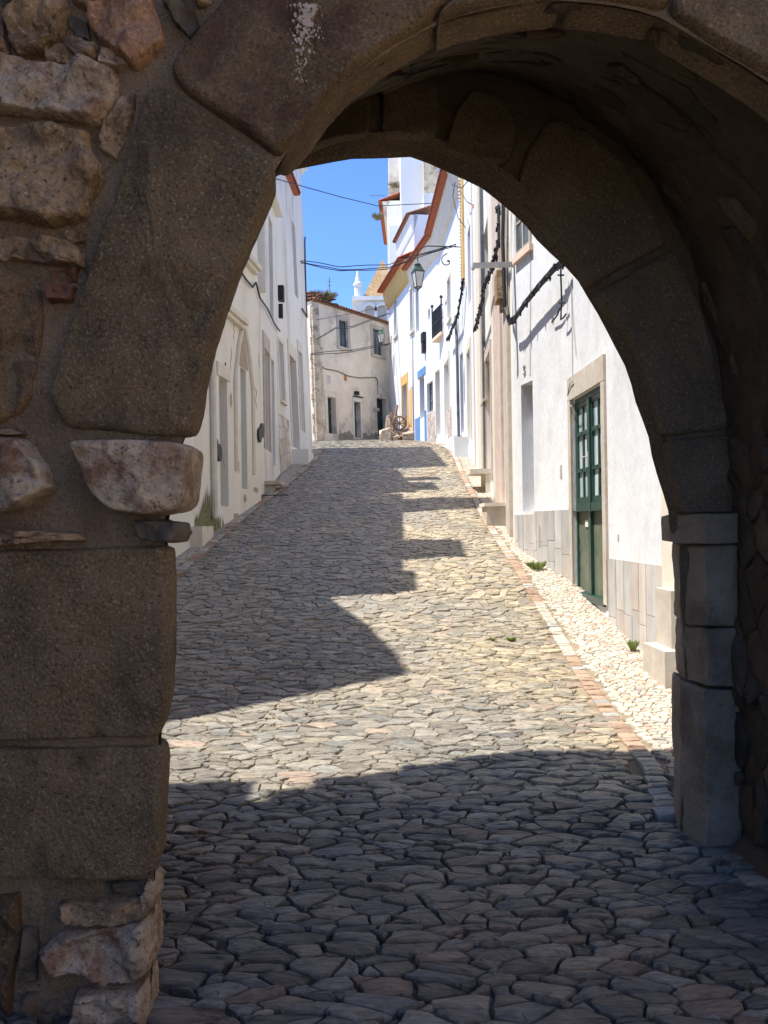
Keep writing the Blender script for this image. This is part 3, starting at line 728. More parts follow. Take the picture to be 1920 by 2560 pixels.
# pointed arch moulding
am = (oA[0]+oA[1])/2; hw = (oA[1]-oA[0])/2+.42
m_ = MB(); pts = []
for k in range(15):
    t = k/14; x = -1+2*t; z = oA[3]-.35+1.15*(1-abs(x)**1.7); pts.append(sL1.P(am+x*hw, z, -.02))
m_.tube([sL1.P(am-hw, oA[2]+.3, -.01)]+pts+[sL1.P(am+hw, oA[2]+.3, -.01)], .05, 6); m_.build('arch_moulding', trimc, hL1)
m_ = MB(); V = [sL1.P(am+x*(hw-.28), z, -.012) for x, z in ((-1, oA[3]+.02), (1, oA[3]+.02), (.6, oA[3]+.38), (0, oA[3]+.72), (-.6, oA[3]+.38))]; m_.add(V+[v+Vector((-.05, 0, 0)) for v in V], [(0, 1, 2, 3, 4), (0, 1, 6, 5), (1, 2, 7, 6), (2, 3, 8, 7), (3, 4, 9, 8), (4, 0, 5, 9)]); m_.build('tympanum', peeled, hL1)
for (x, y) in ((535, 1117), (544, 1132), (646, 1088), (652, 1076)):
    a, z = sL1.px(x, y); m_ = MB()
    V = [sL1.P(a+math.cos(k*math.pi/7)*.13, z+math.sin(k*math.pi/7)*.15, -.015) for k in range(14)]; V2_ = [v+Vector((.03, 0, 0)) for v in V]
    m_.add(V+V2_, [tuple(range(14)), tuple(range(14, 28))]+[(k, (k+1) % 14, 14+(k+1) % 14, 14+k) for k in range(14)]); m_.build('vent_cover', iron, hL1)
for (xa, ya, xb, yb) in ((560, 770, 602, 815), (607, 640, 636, 680)):
    a0, z = sL1.px(xa, ya); a1, z_ = sL1.px(xb, yb); z = z_
    m_ = MB(); sL1.box(m_, a0-.4, a1, z, z+.1, -.16, .02); sL1.box(m_, a0-.4, a1-.04, z-.08, z-.002, -.10, .02); m_.build('sill', trimc, hL1)
a = sL1.px(527, 1100)[0]; m_ = MB(); m_.tube([sL1.P(a, 1.7, -.05), sL1.P(a, 4.0, -.05), sL1.P(a, 8.2, -.05)], .055, 8); m_.build('downpipe', trimc, hL1)
m_ = MB(); sL1.box(m_, 0, sL1.L, 8.302, 8.42, -.12, .3); sL1.box(m_, 0, sL1.L, 8.422, 8.55, -.22, .3); m_.build('cornice', cream, hL1)
# parapet pieces and chimneys (they cast the toothed shadow)
for (d0, d1, z1) in ((9.32, 10.3, 9.4), (10.5, 10.8, 9.0), (12.2, 13.4, 9.0)):
    m_ = MB(); sL1.box(m_, sD(d0), sD(d1), 8.553, z1, -.05, .3); m_.build('parapet', cream, hL1)
chimney(hL1, sL1, sD(11.0), sD(12.05), 8.56, 10.9, -.05, 1.0); chimney(hL1, sL1, sD(14.8), sD(15.9), 8.56, 13.1, -.02, 1.1)
# moss and bare patches low on the wall, following its own plane
m_ = MB(); rr = random.Random(8)
for k in range(170):
    x = rr.choice((503, 519, 541))+rr.gauss(0, 8); a_, zb_ = sL1.px(x, 1318); wd_ = rr.uniform(.008, .03); hh = rr.uniform(.15, .75)*max(.25, 1-abs(x-519)/30)+.05
    V = [sL1.P(a_-wd_, zb_-.1, -.004), sL1.P(a_+wd_, zb_-.1, -.004), sL1.P(a_+wd_*.7, zb_+hh*.6, -.004), sL1.P(a_+rr.uniform(-.01, .01), zb_+hh, -.004), sL1.P(a_-wd_*.7, zb_+hh*.5, -.004)]
    m_.add([v+Vector((k*.00003, 0, 0)) for v in V], [(0, 1, 2, 3, 4)])
m_.build('moss_streaks', moss, hL1)

rr = random.Random(12)
for (x, y, h_) in ((668-90, 900, .5), (592, 985, .35), (585, 830, .4), (597, 1170, .3), (640, 1000, .5), (648, 905, .35), (560, 1160, .3)):
    pts = [on(sL1, x+rr.uniform(-2, 2), y-h_*60+k*h_*22, -.004) for k in range(6)]; m_ = MB(); m_.tube(pts, [.004, .007, .009, .007, .006, .003], 4); m_.build('crack', peeled, hL1)
for (x, y, s1, s2) in ((577, 1000, .10, .16), (612, 1245, .16, .10), (632, 1120, .08, .12), (590, 1290, .25, .08), (640, 1225, .2, .08)):
    a_, z_ = sL1.px(x, y); m_ = MB(); V = [sL1.P(a_+math.cos(k*.524)*s1*rr.uniform(.5, 1), z_+math.sin(k*.524)*s2*rr.uniform(.5, 1), -.0045) for k in range(12)]; m_.add(V, [tuple(range(12))]); m_.build('bare_patch', peeled, hL1)
sL2 = Seg((-2.60, 17.15), (-2.64, 21.1), 'L')
hL2 = root('row_house', 'narrow shaded house second on the left, with two tall doorways and a black meter box', 'house', (-2.9, 19, 2.4), 'houses lining the street')
o1 = op(sL2, 662, 674, 884, 1125, 668); o2 = op(sL2, 682, 689, 906, 1163, 685); o3 = op(sL2, 675, 684, 560, 790, 680)
panel(sL2, 1, 9.4, [o1+(.25,), o2+(.12,), o3+(.2,)], 'wall', whitew, hL2, W=6)
leaf(sL2, *o1, .25, beiged, hL2, 3); frame_part(sL2, *o1, .14, trim, hL2, lint=.35); leaf(sL2, *o2, .12, bluegd, hL2, 1); win(sL2, *o3, .2, hL2)
chimney(hL2, sL2, .2, 1.3, 9.4, 10.9, -.04, 1.2); chimney(hL2, sL2, 1.7, 2.1, 9.4, 11.6, -.04, .6)
m_ = MB(); sL2.box(m_, 0, sL2.L, 9.402, 9.55, -.18, .3); m_.build('cornice', cream, hL2)
a, z = sL2.px(697, 745); m_ = MB(); sL2.box(m_, a-.13, a+.13, z-.08, z+.30, -.14, .01); m_.build('meter_box', iron, hL2)
m_ = MB(); sL2.box(m_, a-.05, a+.07, z-.52, z-.16, -.10, .01); m_.build('junction_box', iron, hL2)

sL3 = Seg((-2.66, 21.15), (-2.31, 27.5), 'L'); sL3.lean = -.028; sL3.z0 = 3.3
hL3 = root('row_house', 'tall plain white house last on the left, blue sky beside its leaning corner', 'house', (-2.8, 24.3, 3.4), 'houses lining the street')
q1 = op(sL3, 701, 711, 864, 1004, 706); q2 = op(sL3, 731, 747, 906, 1120, 739); q3 = op(sL3, 753, 761, 892, 1078, 757); q4 = op(sL3, 737, 745, 575, 742, 741)
panel(sL3, 2, 13.2, [q1+(.22,), q2+(.25,), q3+(.25,), q4+(.22,)], 'wall', whitew, hL3, W=6)
win(sL3, *q1, .2, hL3); leaf(sL3, *q2, .25, wood, hL3, 2); leaf(sL3, *q3, .25, beiged, hL3, 2); win(sL3, *q4, .2, hL3, fm=peach)
frame_part(sL3, *q1, .08, trimc, hL3, sill=True, name='window_frame'); frame_part(sL3, *q2, .14, trimc, hL3, lint=.4); frame_part(sL3, *q3, .1, trimc, hL3, lint=.3)
m_ = MB(); sL3.box(m_, 0, sL3.L, 13.202, 13.35, -.1, .3); sL3.box(m_, -.001, sL3.L+.1, 13.353, 13.5, -.2, .3); m_.build('cornice', cream, hL3)
tz = sL3.px(720, 452)[1]
eave(sL3, sL3.px(704, 450)[0], sL3.px(733, 450)[0], tz, .22, hL3, back=.02, slope=.2)
# rough stone dado under the window: irregular stone slabs
def slabs(seg, x0, x1, yt, yb, parent, cols, ref, vert=False, name='stone_dado', su=.3, sv=.35, seed=1):
    a0, a1, z0, z1 = op(seg, x0, x1, yt, yb, ref); r = random.Random(seed); m_ = MB()
    for P in cells(a0, a1, z0, z1, su, sv, seed, lambda u, v: a0+.03 < u < a1-.03 and z0-.4 < v < z1-.03, jit=.35, wt=.3):
        P = [(min(max(u, a0), a1), min(v, z1)) for u, v in P]
        stone(m_, P, lambda u, v, h: seg.P(u, v, -h), .012, .016, tuple(np.array(cols[r.randrange(len(cols))])*r.uniform(.85, 1.1)), r, 1, depth=.03, tilt=.01)
    o = m_.build(name, dado, parent); m2 = MB(); seg.box(m2, a0, a1, z0-.5, z1, -.006, .01); m2.build('dado_mortar', peeled, parent)
slabs(sL3, 700, 727, 1036, 1168, hL3, [(.52, .46, .40), (.60, .54, .48), (.46, .40, .35)], 700, su=.35, sv=.3, seed=4)

# ---- right row ----------------------------------------------------
sR1 = Seg((2.50, 4.95), (2.37, 10.55), 'R'); sR1b = Seg((2.37, 10.55), (1.985, 12.5), 'R')
hR1 = root('row_house', 'white sunlit house nearest on the right, with green glazed double door and marble dado', 'house', (2.6, 8.8, .5), 'houses lining the street')
a0 = sR1.px(1515, 1500)[0]; a1 = sR1.px(1438, 1490)[0]; z0, z1 = .66, 3.06
panel(sR1, -.5, 8.2, [(a0, a1, z0, z1, .10)], 'wall', white1, hR1, W=5)
frame_part(sR1, a0, a1, z0-.02, z1, .13, trim, hR1, lint=.28)
# green double door: glazed top, sheet metal bottom
zm = 1.72; dp = .03; dr = MB(); am = (a0+a1)/2
sR1.box(dr, a0, a0+.05, z0, z1, dp, dp+.06); sR1.box(dr, a1-.05, a1, z0, z1, dp, dp+.06); sR1.box(dr, a0+.05, a1-.05, z1-.07, z1, dp, dp+.06)
sR1.box(dr, am-.05, am+.05, z0, z1-.072, dp-.02, dp+.05); sR1.box(dr, a0+.05, am-.052, zm-.04, zm+.05, dp-.015, dp+.05); sR1.box(dr, am+.052, a1-.05, zm-.04, zm+.05, dp-.015, dp+.05)
sR1.box(dr, a0-.005, a1+.005, z0-.05, z0+.03, -.03, dp+.05); sR1.box(dr, a0+.0, a1-.0, zm-.055, zm-.042, dp-.05, dp)
for (b0, b1) in ((a0+.052, am-.052), (am+.052, a1-.052)):
    sR1.box(dr, b0, b0+.04, zm+.052, z1-.072, dp+.003, dp+.05); sR1.box(dr, b1-.04, b1, zm+.052, z1-.072, dp+.003, dp+.05)
    bm_ = (b0+b1)/2; sR1.box(dr, bm_-.018, bm_+.018, zm+.052, z1-.072, dp+.005, dp+.045)
    for k in (1, 2): zz = zm+(z1-zm)*k/3; sR1.box(dr, b0+.042, bm_-.02, zz-.022, zz+.022, dp+.0, dp+.045); sR1.box(dr, bm_+.02, b1-.042, zz-.022, zz+.022, dp+.0, dp+.045)
    sR1.box(dr, b0+.04, b1-.04, zm+.053, zm+.12, dp+.004, dp+.045); sR1.box(dr, b0+.04, b1-.04, z1-.13, z1-.074, dp+.004, dp+.045)
door = dr.build('door', greenp, hR1)
m_ = MB(); sR1.box(m_, a0+.052, am-.052, z0+.032, zm-.057, dp+.02, dp+.04); sR1.box(m_, am+.052, a1-.052, z0+.032, zm-.057, dp+.02, dp+.04); m_.build('lower_panel', greenpan, door)
m_ = MB(); sR1.box(m_, a0+.06, a1-.06, zm+.06, z1-.08, dp+.028, dp+.034); m_.build('pane', curt, door)
m_ = MB(); sR1.box(m_, am-.02, am+.02, 2.18, 2.36, dp-.035, dp-.018); m_.tube([sR1.P(am, 2.3, dp-.03), sR1.P(am, 2.3, dp-.07), sR1.P(am+.09, 2.3, dp-.07)], .009); m_.build('handle', steel, door)
m_ = MB(); sR1.box(m_, am+.14, am+.28, 1.48, 1.56, dp+.005, dp+.022); m_.build('letter_slot', trimc, door)
# marble slabs right of the door and left of it
def dados(seg, a0, a1, zt, cols, parent, seed):
    r = random.Random(seed); m_ = MB(); a = a0
    while a < a1-.02:
        wd = min(r.uniform(.2, .26), a1-a); z = zt; d = (seg.p0+seg.t*a).y; zbot = zg(d)-.1; k = 0
        while z > zbot:
            h = r.uniform(.38, .62) if k == 0 else r.uniform(.28, .4); k += 1
            z2 = max(z-h, zbot-.1)
            seg.box(m_, a+.003, a+wd-.003, z2+.004, z-.002, -.016+r.uniform(-.003, .003), .012, tuple(np.array(cols[r.randrange(len(cols))])*r.uniform(.9, 1.08)))
            z = z2
        a += wd
    m_.build('marble_dado', dado, parent)
greys = [(.47, .46, .44), (.52, .50, .48), (.43, .43, .42), (.55, .50, .45)]
aR = sR1.px(1665, 1500)[0]
dados(sR1, aR+.02, a0-.14, 1.15, greys, hR1, 3); dados(sR1, a1+.14, sR1.L, 1.74, greys, hR1, 4)
a_n0 = sR1b.px(1335, 1200)[0]; a_n1 = sR1b.px(1306, 1200)[0]; zn0 = 1.70; zn1 = sR1b.px(1306, 962)[1]
panel(sR1b, -.5, 8.2, [(a_n0, a_n1, zn0, zn1, .22)], 'wall', white1, hR1, W=4.5)
leaf(sR1b, a_n0, a_n1, zn0, zn1, .22, white2, hR1, 1, name='blocked_door')
dados(sR1b, 0, a_n0, 1.70, greys, hR1, 6); dados(sR1b, a_n0, sR1b.L, 1.66, greys, hR1, 7)
m_ = MB(); sR1.box(m_, aR-.35, aR+.005, zg(6.8)+.02, 8.1, -.03, .02); m_.build('corner_pilaster', trimc, hR1)
m_ = MB(); sR1.box(m_, aR-.36, aR+.02, zg(6.6)-.1, .96, -.09, .01); m_.build('pilaster_base', trim, hR1)
m_ = MB(); sR1.box(m_, aR-.5, aR+.03, zg(6.4)-.2, .48, -.2, -.02); m_.build('pilaster_step', trim, hR1)
m_ = MB(); a, z = sR1.px(1431, 1345); V = [sR1.P(a+math.cos(k*math.pi/7)*.05, z+math.sin(k*math.pi/7)*.17, -.025) for k in range(14)]
m_.add(V+[v+Vector((.03, 0, 0)) for v in V], [tuple(range(14))]+[(k, (k+1) % 14, 14+(k+1) % 14, 14+k) for k in range(14)]); m_.build('vent_cover', iron, hR1)
for (x, y, hh, ww) in ((1351, 1340, .30, .03), (1403, 1180, .18, .03), (1546, 1345, .07, .02)):
    sg = sR1 if x > 1420 else sR1b; a, z = sg.px(x, y); m_ = MB(); sg.box(m_, a-ww, a+ww, z-hh/2, z+hh/2, -.02 if y > 1300 and x < 1500 else -.003, .01); m_.build('slot_vent', greyd, hR1)
oU = op(sR1b, 1294, 1330, 575, 672, 1294)
m_ = MB(); sg = sR1b
U0, zU = sg.px(1293, 660); U1, _ = sg.px(1330, 620)
lo, hi = min(U0, U1), max(U0, U1)
win(sg, lo, hi, zU+.1, zU+1.5, -.03, hR1, fm=beiged)
m_ = MB(); sg.box(m_, lo-.05, hi+.05, zU-.0, zU+.09, -.06, .01); m_.build('sill', peach, hR1)
eave(sR1, 0, sR1.L, 8.2, .4, hR1, soffit=trimc); eave(sR1b, 0, sR1b.L, 8.2, .4, hR1, soffit=trimc)

sR2 = Seg((2.03, 12.55), (2.42, 20.5), 'R')
hR2 = root('row_house', 'worn pale house past the white corner, with pink stone pilasters and bare steps', 'house', (2.5, 16.5, 1.9), 'houses lining the street')
ops = [op(sR2, 1232, 1219, 880, 1205, 1225), op(sR2, 1197, 1184, 1060, 1175, 1190), op(sR2, 1217, 1210, 884, 1006, 1212), op(sR2, 1222, 1208, 560, 760, 1215)]
panel(sR2, .5, 11.2, [o+(.25,) for o in ops], 'wall', whitew, hR2, W=5)
leaf(sR2, *ops[0], .25, beiged, hR2, 2); leaf(sR2, *ops[1], .15, greyd, hR2, 1); win(sR2, *ops[2], .2, hR2); win(sR2, *ops[3], .2, hR2)
frame_part(sR2, *ops[0], .12, pinkst, hR2, lint=.2); frame_part(sR2, *ops[2], .06, trim, hR2, name='window_frame', sill=True)
for (x0, x1, mt, o_) in ((1262, 1246, pinkst, .05), (1209, 1200, trimc, .04), (1282, 1272, trim, .06)):
    a0_, a1_ = sorted((sR2.px(x0, 1200)[0], sR2.px(x1, 1200)[0])); m_ = MB(); sR2.box(m_, max(a0_, .01), a1_, zg(14)-.4, 11.1, -o_, .01); m_.build('pilaster', mt, hR2)
for (x0, x1, mt, o_, zt_) in ((1243, 1238, trimc, .04, 11.1), (1218, 1216, greyc, .07, 10.5), (1193, 1190, pinkst, .04, 11.1)):
    a0_, a1_ = sorted((sR2.px(x0, 1150)[0], sR2.px(x1, 1150)[0])); m_ = MB(); sR2.box(m_, max(a0_, .01), a1_, zg(16)-.4, zt_, -o_, .01); m_.build('pilaster', mt, hR2)
eave(sR2, 0, sR2.L, 11.2, .35, hR2, soffit=trimc)
a_, z_ = sR2.px(1242, 755, -.2); m_ = MB(); sR2.box(m_, a_-.05, a_+.4, z_+.05, z_+.5, -.2, .02); sR2.box(m_, a_+.03, a_+.32, z_-.1, z_+.047, -.13, .02); m_.build('stone_corbel', rub_tan, hR2)
# steps as own pieces
st = root('stone_step', 'square stone doorstep block standing on the right pavement before the pale house', 'step', G(1235, 1310))
g0 = G(1228, 1316); m_ = MB(); d = g0.y; xw = WR(d)
m_.box(xw-.36, xw+.02, d+.04, d+.72, zg(d)-.1, 1.62+.2); s0 = m_.build('riser', trim, st)
m_ = MB(); m_.box(xw-.40, xw+.03, d, d+.77, 1.823, 1.885); m_.build('tread', trimc, st)
m_ = MB(); dd = 17.6; xw = WR(dd); m_.box(xw-.45, xw+.03, dd, dd+.9, zg(dd)+.42, zg(dd)+.52); m_.box(xw-.12, xw+.03, dd+.02, dd+.12, zg(dd)-.1, zg(dd)+.419); m_.box(xw-.12, xw+.03, dd+.75, dd+.88, zg(dd)-.1, zg(dd)+.419)
m_.build('stone_bench', trimc, label='pale stone slab seat jutting from the wall beyond the doorstep block', cat='bench')

sR3 = Seg((2.43, 20.55), (2.53, 25.3), 'R')
hR3 = root('row_house', 'white house with ochre pilaster and string of bulbs, right side middle distance', 'house', (2.7, 23, 3.2), 'houses lining the street')
ops3 = [op(sR3, 1180, 1172, 868, 1100, 1176), op(sR3, 1178, 1171, 560, 760, 1174)]
panel(sR3, 2, 13.0, [o+(.22,) for o in ops3], 'wall', white2, hR3, W=5)
leaf(sR3, *ops3[0], .22, trimc, hR3, 2); win(sR3, *ops3[1], .2, hR3)
frame_part(sR3, *ops3[0], .14, trimc, hR3, lint=.25)
a_ = sR3.L-.30; m_ = MB(); sR3.box(m_, a_-.42, a_+.2, 8.7, 13.0, -.05, .01); m_.build('ochre_pilaster', yellow, hR3)
m_ = MB(); sR3.box(m_, 0, sR3.L, 13.003, 13.2, -.2, .3); m_.build('cornice', trimc, hR3)
m_ = MB()
for k in range(40):
    z = 8.75+k*.105; p = sR3.P(a_-.3, z, -.12); m_.lathe(p, [(.008, -.03), (.026, -.02), (.034, 0), (.026, .022), (.008, .032)], 6)
sl = root('string_lights', 'vertical string of small white bulbs beside the ochre pilaster', 'string lights', sR3.P(a_-.3, 8.6, -.12))
m_.build('bulbs', bulb, sl); m_ = MB(); m_.tube([sR3.P(a_-.3, 8.6, -.10), sR3.P(a_-.3, 13, -.10)], .01, 5); m_.build('cord', greyc, sl)
p = U(1150, 1135, 24.6); m_ = MB(); m_.box(2.1, 2.56, 24.3, 25.2, zg(24.6)-.1, zg(24.6)+.55); m_.build('white_step_block', white2, label='square white plinth block on the pavement by the dark downpipe', cat='plinth')

sR4 = Seg((2.55, 25.4), (2.28, 32.3), 'R'); sR4b = Seg((2.28, 32.3), (1.42, 36.8), 'R')
hR4 = root('row_house', 'bluish white house with deep tiled eaves, iron balcony and rough stone dado', 'house', (2.5, 30, 4.4), 'houses lining the street')
sB4 = sR4b
opq = [op(sR4, 1126, 1114, 900, 1085, 1120), op(sR4, 1119, 1112, 750, 764, 1115), op(sR4, 1160, 1153, 880, 1080, 1156), op(sR4, 1128, 1121, 690, 800, 1125)]
panel(sR4, 3, 12.7, [o+(.25,) for o in opq], 'wall', white2, hR4, W=5)
leaf(sR4, *opq[0], .25, trimc, hR4, 2); win(sR4, *opq[1], .2, hR4); leaf(sR4, *opq[2], .2, greyd, hR4, 1); win(sR4, *opq[3], .2, hR4)
frame_part(sR4, *opq[0], .1, trimc, hR4, lint=.25); frame_part(sR4, *opq[3], .08, trimc, hR4, name='window_frame', sill=True)
b = op(sB4, 1104, 1085, 775, 838, 1094, w=-.25)
o4 = [op(sB4, 1103, 1092, 925, 1088, 1098), op(sB4, 1083, 1068, 955, 1030, 1075), (b[0]+.1, b[1]-.1, b[2], b[2]+2.0), op(sB4, 1076, 1070, 772, 800, 1072), op(sB4, 1062, 1050, 940, 1045, 1056), op(sB4, 1048, 1040, 720, 830, 1044)]
panel(sB4, 3, 12.7, [o+(.25,) for o in o4], 'wall', white2, hR4, W=4)
leaf(sB4, *o4[0], .25, beiged, hR4, 2); win(sB4, *o4[1], .12, hR4, fm=iron, pane=glass); win(sB4, *o4[2], .2, hR4); win(sB4, *o4[3], .2, hR4); leaf(sB4, *o4[4], .25, darkgreen, hR4, 1); win(sB4, *o4[5], .2, hR4)
frame_part(sB4, *o4[0], .1, trimc, hR4, lint=.2)
bal = MB(); sB4.box(bal, b[0]-.15, b[1]+.15, b[2]-.14, b[2]-.02, -.32, .01); balc = bal.build('balcony', peach, hR4)
m_ = MB(); n = 16
for k in range(n+1):
    a = b[0]-.1+(b[1]-b[0]+.2)*k/n; m_.tube([sB4.P(a, b[2]-.02, -.28), sB4.P(a, b[2]+1.0, -.28)], .016, 5)
for zz in (.08, .5, .98): sB4.box(m_, b[0]-.12, b[1]+.12, b[2]+zz, b[2]+zz+.04, -.297, -.263)
for a in (b[0]-.12, b[1]+.12):
    m_.tube([sB4.P(a, b[2]-.02, -.28), sB4.P(a, b[2]+1.2, -.28)], .03, 6); m_.lathe(sB4.P(a, b[2]+1.27, -.28), [(.01, -.07), (.06, -.03), (.06, .03), (.01, .08)], 8)
    for zz in (.5, .98): m_.tube([sB4.P(a, b[2]+zz, -.28), sB4.P(a, b[2]+zz, .01)], .014, 5)
m_.build('railing', iron, balc)
SC = [(.50, .42, .37), (.58, .50, .45), (.44, .38, .34)]
slabs(sB4, 1091, 1069, 1030, 1098, hR4, SC, 1078, su=.4, sv=.3, seed=5)
slabs(sR4, 1130, 1120, 1020, 1105, hR4, SC, 1125, su=.3, sv=.3, seed=6)
m_ = MB(); a, z = sB4.px(1063, 850); sB4.box(m_, a-.2, a+.2, z-.1, z+.3, -.15, .01); sB4.box(m_, a-.15, a+.15, z-.55, z-.12, -.14, .01); m_.build('meter_box', iron, hR4)
q_ = o4[4]; m_ = MB(); sB4.box(m_, q_[0]-.3, q_[1]+.25, q_[3]+.003, q_[3]+.32, -.03, .02); m_.build('blue_lintel', bluep, hR4); m_ = MB(); sB4.box(m_, q_[0]-.3, q_[0]-.02, zg(35)-.2, zg(35)+1.25, -.03, .02); m_.build('blue_jamb', bluep, hR4)
m_ = MB(); sB4.box(m_, q_[1]+.003, q_[1]+.9, 4.6, zg(36)+1.0, -.02, .01); m_.build('blue_dado', bluep, hR4)
eave(sR4, 0, sR4.L, 12.8, .55, hR4, soffit=trimc, soff_h=.9, back=1.6, slope=.4); eave(sR4b, 0, sR4b.L, 12.8, .5, hR4, soffit=trimc, soff_h=.8, back=1.6, slope=.4)
st = MB(); sR4.box(st, .8, 2.6, zg(27)-.2, zg(27)+.28, -.35, -.02); sR4.box(st, 1.0, 2.4, zg(27)+.283, zg(27)+.4, -.28, -.02)
st.build('door_steps', white2, label='low white entrance steps under the pale doorways, right pavement far', cat='steps')

sR5 = Seg((1.38, 36.9), (.40, 42.3), 'R')
hR5 = root('row_house', 'far white house with yellow door trim, yellow corner strip and ochre cove under red tiles', 'house', (1.0, 39.6, 5.4), 'houses lining the street')
op5 = [op(sR5, 1020, 1008, 960, 1075, 1014), op(sR5, 1034, 1028, 965, 1080, 1031), op(sR5, 993, 987, 745, 840, 990), op(sR5, 1034, 1027, 720, 830, 1030)]
panel(sR5, 4, 13.3, [o+(.25,) for o in op5], 'wall', white2, hR5, W=3)
leaf(sR5, *op5[0], .25, wood, hR5, 3); leaf(sR5, *op5[1], .25, beiged, hR5, 2); win(sR5, *op5[2], .2, hR5); win(sR5, *op5[3], .2, hR5)
frame_part(sR5, *op5[0], .22, yellow, hR5, lint=.45); frame_part(sR5, *op5[2], .12, trimc, hR5, name='window_frame', sill=True); frame_part(sR5, *op5[3], .1, trimc, hR5, name='window_frame', sill=True)
m_ = MB(); a_, _ = sR5.px(1028, 1060); sR5.box(m_, a_-.25, a_+.25, 5.2, 7.6, -.03, .01); m_.build('yellow_strip', yellow, hR5)
m_ = MB(); sR5.box(m_, .05, a_-.27, 5.0, 8.9, -.02, .01); m_.build('peach_dado', peach, hR5)
eave(sR5, 0, sR5.L, 13.35, .6, hR5, soffit=yellow, soff_h=.9, back=1.4, slope=.45)
# upper volumes behind, rising above the eaves
def volume(px0, px1, yt, yb, d0, d1, mat, name, parent, cap=None):
    a = U(px0, yt, d0); b = U(px1, yb, d0); m_ = MB(); m_.box(a.x, b.x, d0, d1, b.z, a.z); o = m_.build(name, mat, parent)
    return a, b
hB = root('tower_house', 'tall white stacked house volumes and broad chimneys rising behind the far tiled eaves', 'house', (1.6, 44, 6.2))
def vol(x0, x1, z0, z1, d0, d1, mat, name):
    m_ = MB(); m_.box(x0, x1, d0, d1, z0, z1); return m_.build(name, mat, hB)
def bx(px, d): return (px-960)/F*d
def bz(py, d): return EYE+(HY-py)/F*d
vol(bx(984, 46), bx(1012, 46)+.5, 7, bz(470, 46), 46, 49, quoin_m, 'rear_wing')
vol(bx(985, 47.5), bx(1016, 47.5)+.3, bz(472, 46), bz(350, 46), 46.6, 49, greyrender, 'rear_chimney')
vol(bx(1015, 43), bx(1075, 43)+.3, 8, bz(330, 43), 43, 47, white2, 'main_block')
vol(bx(1072, 41), bx(1140, 41), 8, bz(480, 41), 41.2, 46, white1, 'side_block')
vol(bx(1073, 42), bx(1110, 42), bz(482, 41), bz(390, 42), 42.2, 46, quoin_m, 'mossy_chimney')
vol(bx(985, 44), bx(1016, 44), 8, bz(560, 44), 44.2, 47, white2, 'lower_block')
sB = Seg((bx(1046, 38.5), 38.5), (bx(1008, 42.4), 42.4), 'R'); eave(sB, 0, sB.L, bz(575, 40.5), .35, hB, mat=tileold, soffit=white2, soff_h=.9, back=1.0)
m_ = MB(); sB.box(m_, 0, sB.L, 12.0, bz(575, 40.5), 0, 2.5); m_.build('attic_wall', white2, hB)
sB2 = Seg((bx(978, 45), 45), (bx(988, 52), 52), 'R'); eave(sB2, 0, sB2.L, bz(520, 46), .45, hB, mat=tile, soffit=trimc, back=1.0); m_ = MB(); sB2.box(m_, 0, sB2.L, 7, bz(520, 46), 0.02, 3); m_.build('far_wing', cream, hB)

# ---- end house ----------------------------------------------------
sE = Seg((-3.02, 38.0), (.62, 43.0), 'L'); sE.lean = -.02; sE.z0 = 5.4
hE = root('old_corner_house', 'old grey rendered house closing the street, with rough cream quoins and sagging tiles', 'house', (-1.2, 40.5, 5.6))
e = [op(sE, 848.5, 870, 801, 868, 858), op(sE, 933.5, 957, 824, 888, 945), op(sE, 821, 841, 992, 1083, 822), op(sE, 887, 903, 1004, 1093, 888), op(sE, 945, 969, 995, 1091, 946)]
panel(sE, 4.5, 11.85, [o+(.3,) for o in e], 'wall', greyrender, hE, W=5)
win(sE, *e[0], .12, hE, fm=darkgreen, bars=(1, 0)); win(sE, *e[1], .12, hE, fm=darkgreen, bars=(1, 0))
frame_part(sE, *e[0], .18, trim, hE, name='window_frame', sill=True); frame_part(sE, *e[1], .18, trim, hE, name='window_frame', sill=True)
for o in e[2:]: leaf(sE, *o, .28, darkgreen, hE, 3)
frame_part(sE, *e[2], .2, trimc, hE, lint=.3); frame_part(sE, *e[3], .1, cream, hE, lint=.2)
# gothic arch surround round the third door
o = e[4]; am = (o[0]+o[1])/2; hw = (o[1]-o[0])/2+.35; m_ = MB(); inn = []; ou = []
for k in range(17):
    x = -1+2*k/16; z = o[3]-.5+1.1*(1-abs(x)**1.6); inn.append((am+x*hw, z)); ou.append((am+x*(hw+.25), z+.28*(1-abs(x)*.8)))
V = [sE.P(a, z, -.04) for a, z in inn]+[sE.P(a, z, -.04) for a, z in ou]+[sE.P(a, z, .01) for a, z in inn]+[sE.P(a, z, .01) for a, z in ou]; n = 17
m_.add(V, [(k, k+1, n+k+1, n+k) for k in range(n-1)]+[(k, k+1, 2*n+k+1, 2*n+k) for k in range(n-1)]+[(n+k, n+k+1, 3*n+k+1, 3*n+k) for k in range(n-1)])
sE.box(m_, am-hw-.25, am-hw, o[3]-1.2, o[3]-.5, -.04, .01); sE.box(m_, am+hw, am+hw+.25, o[2], o[3]-.5, -.04, .01); m_.build('arch_surround', trimc, hE)
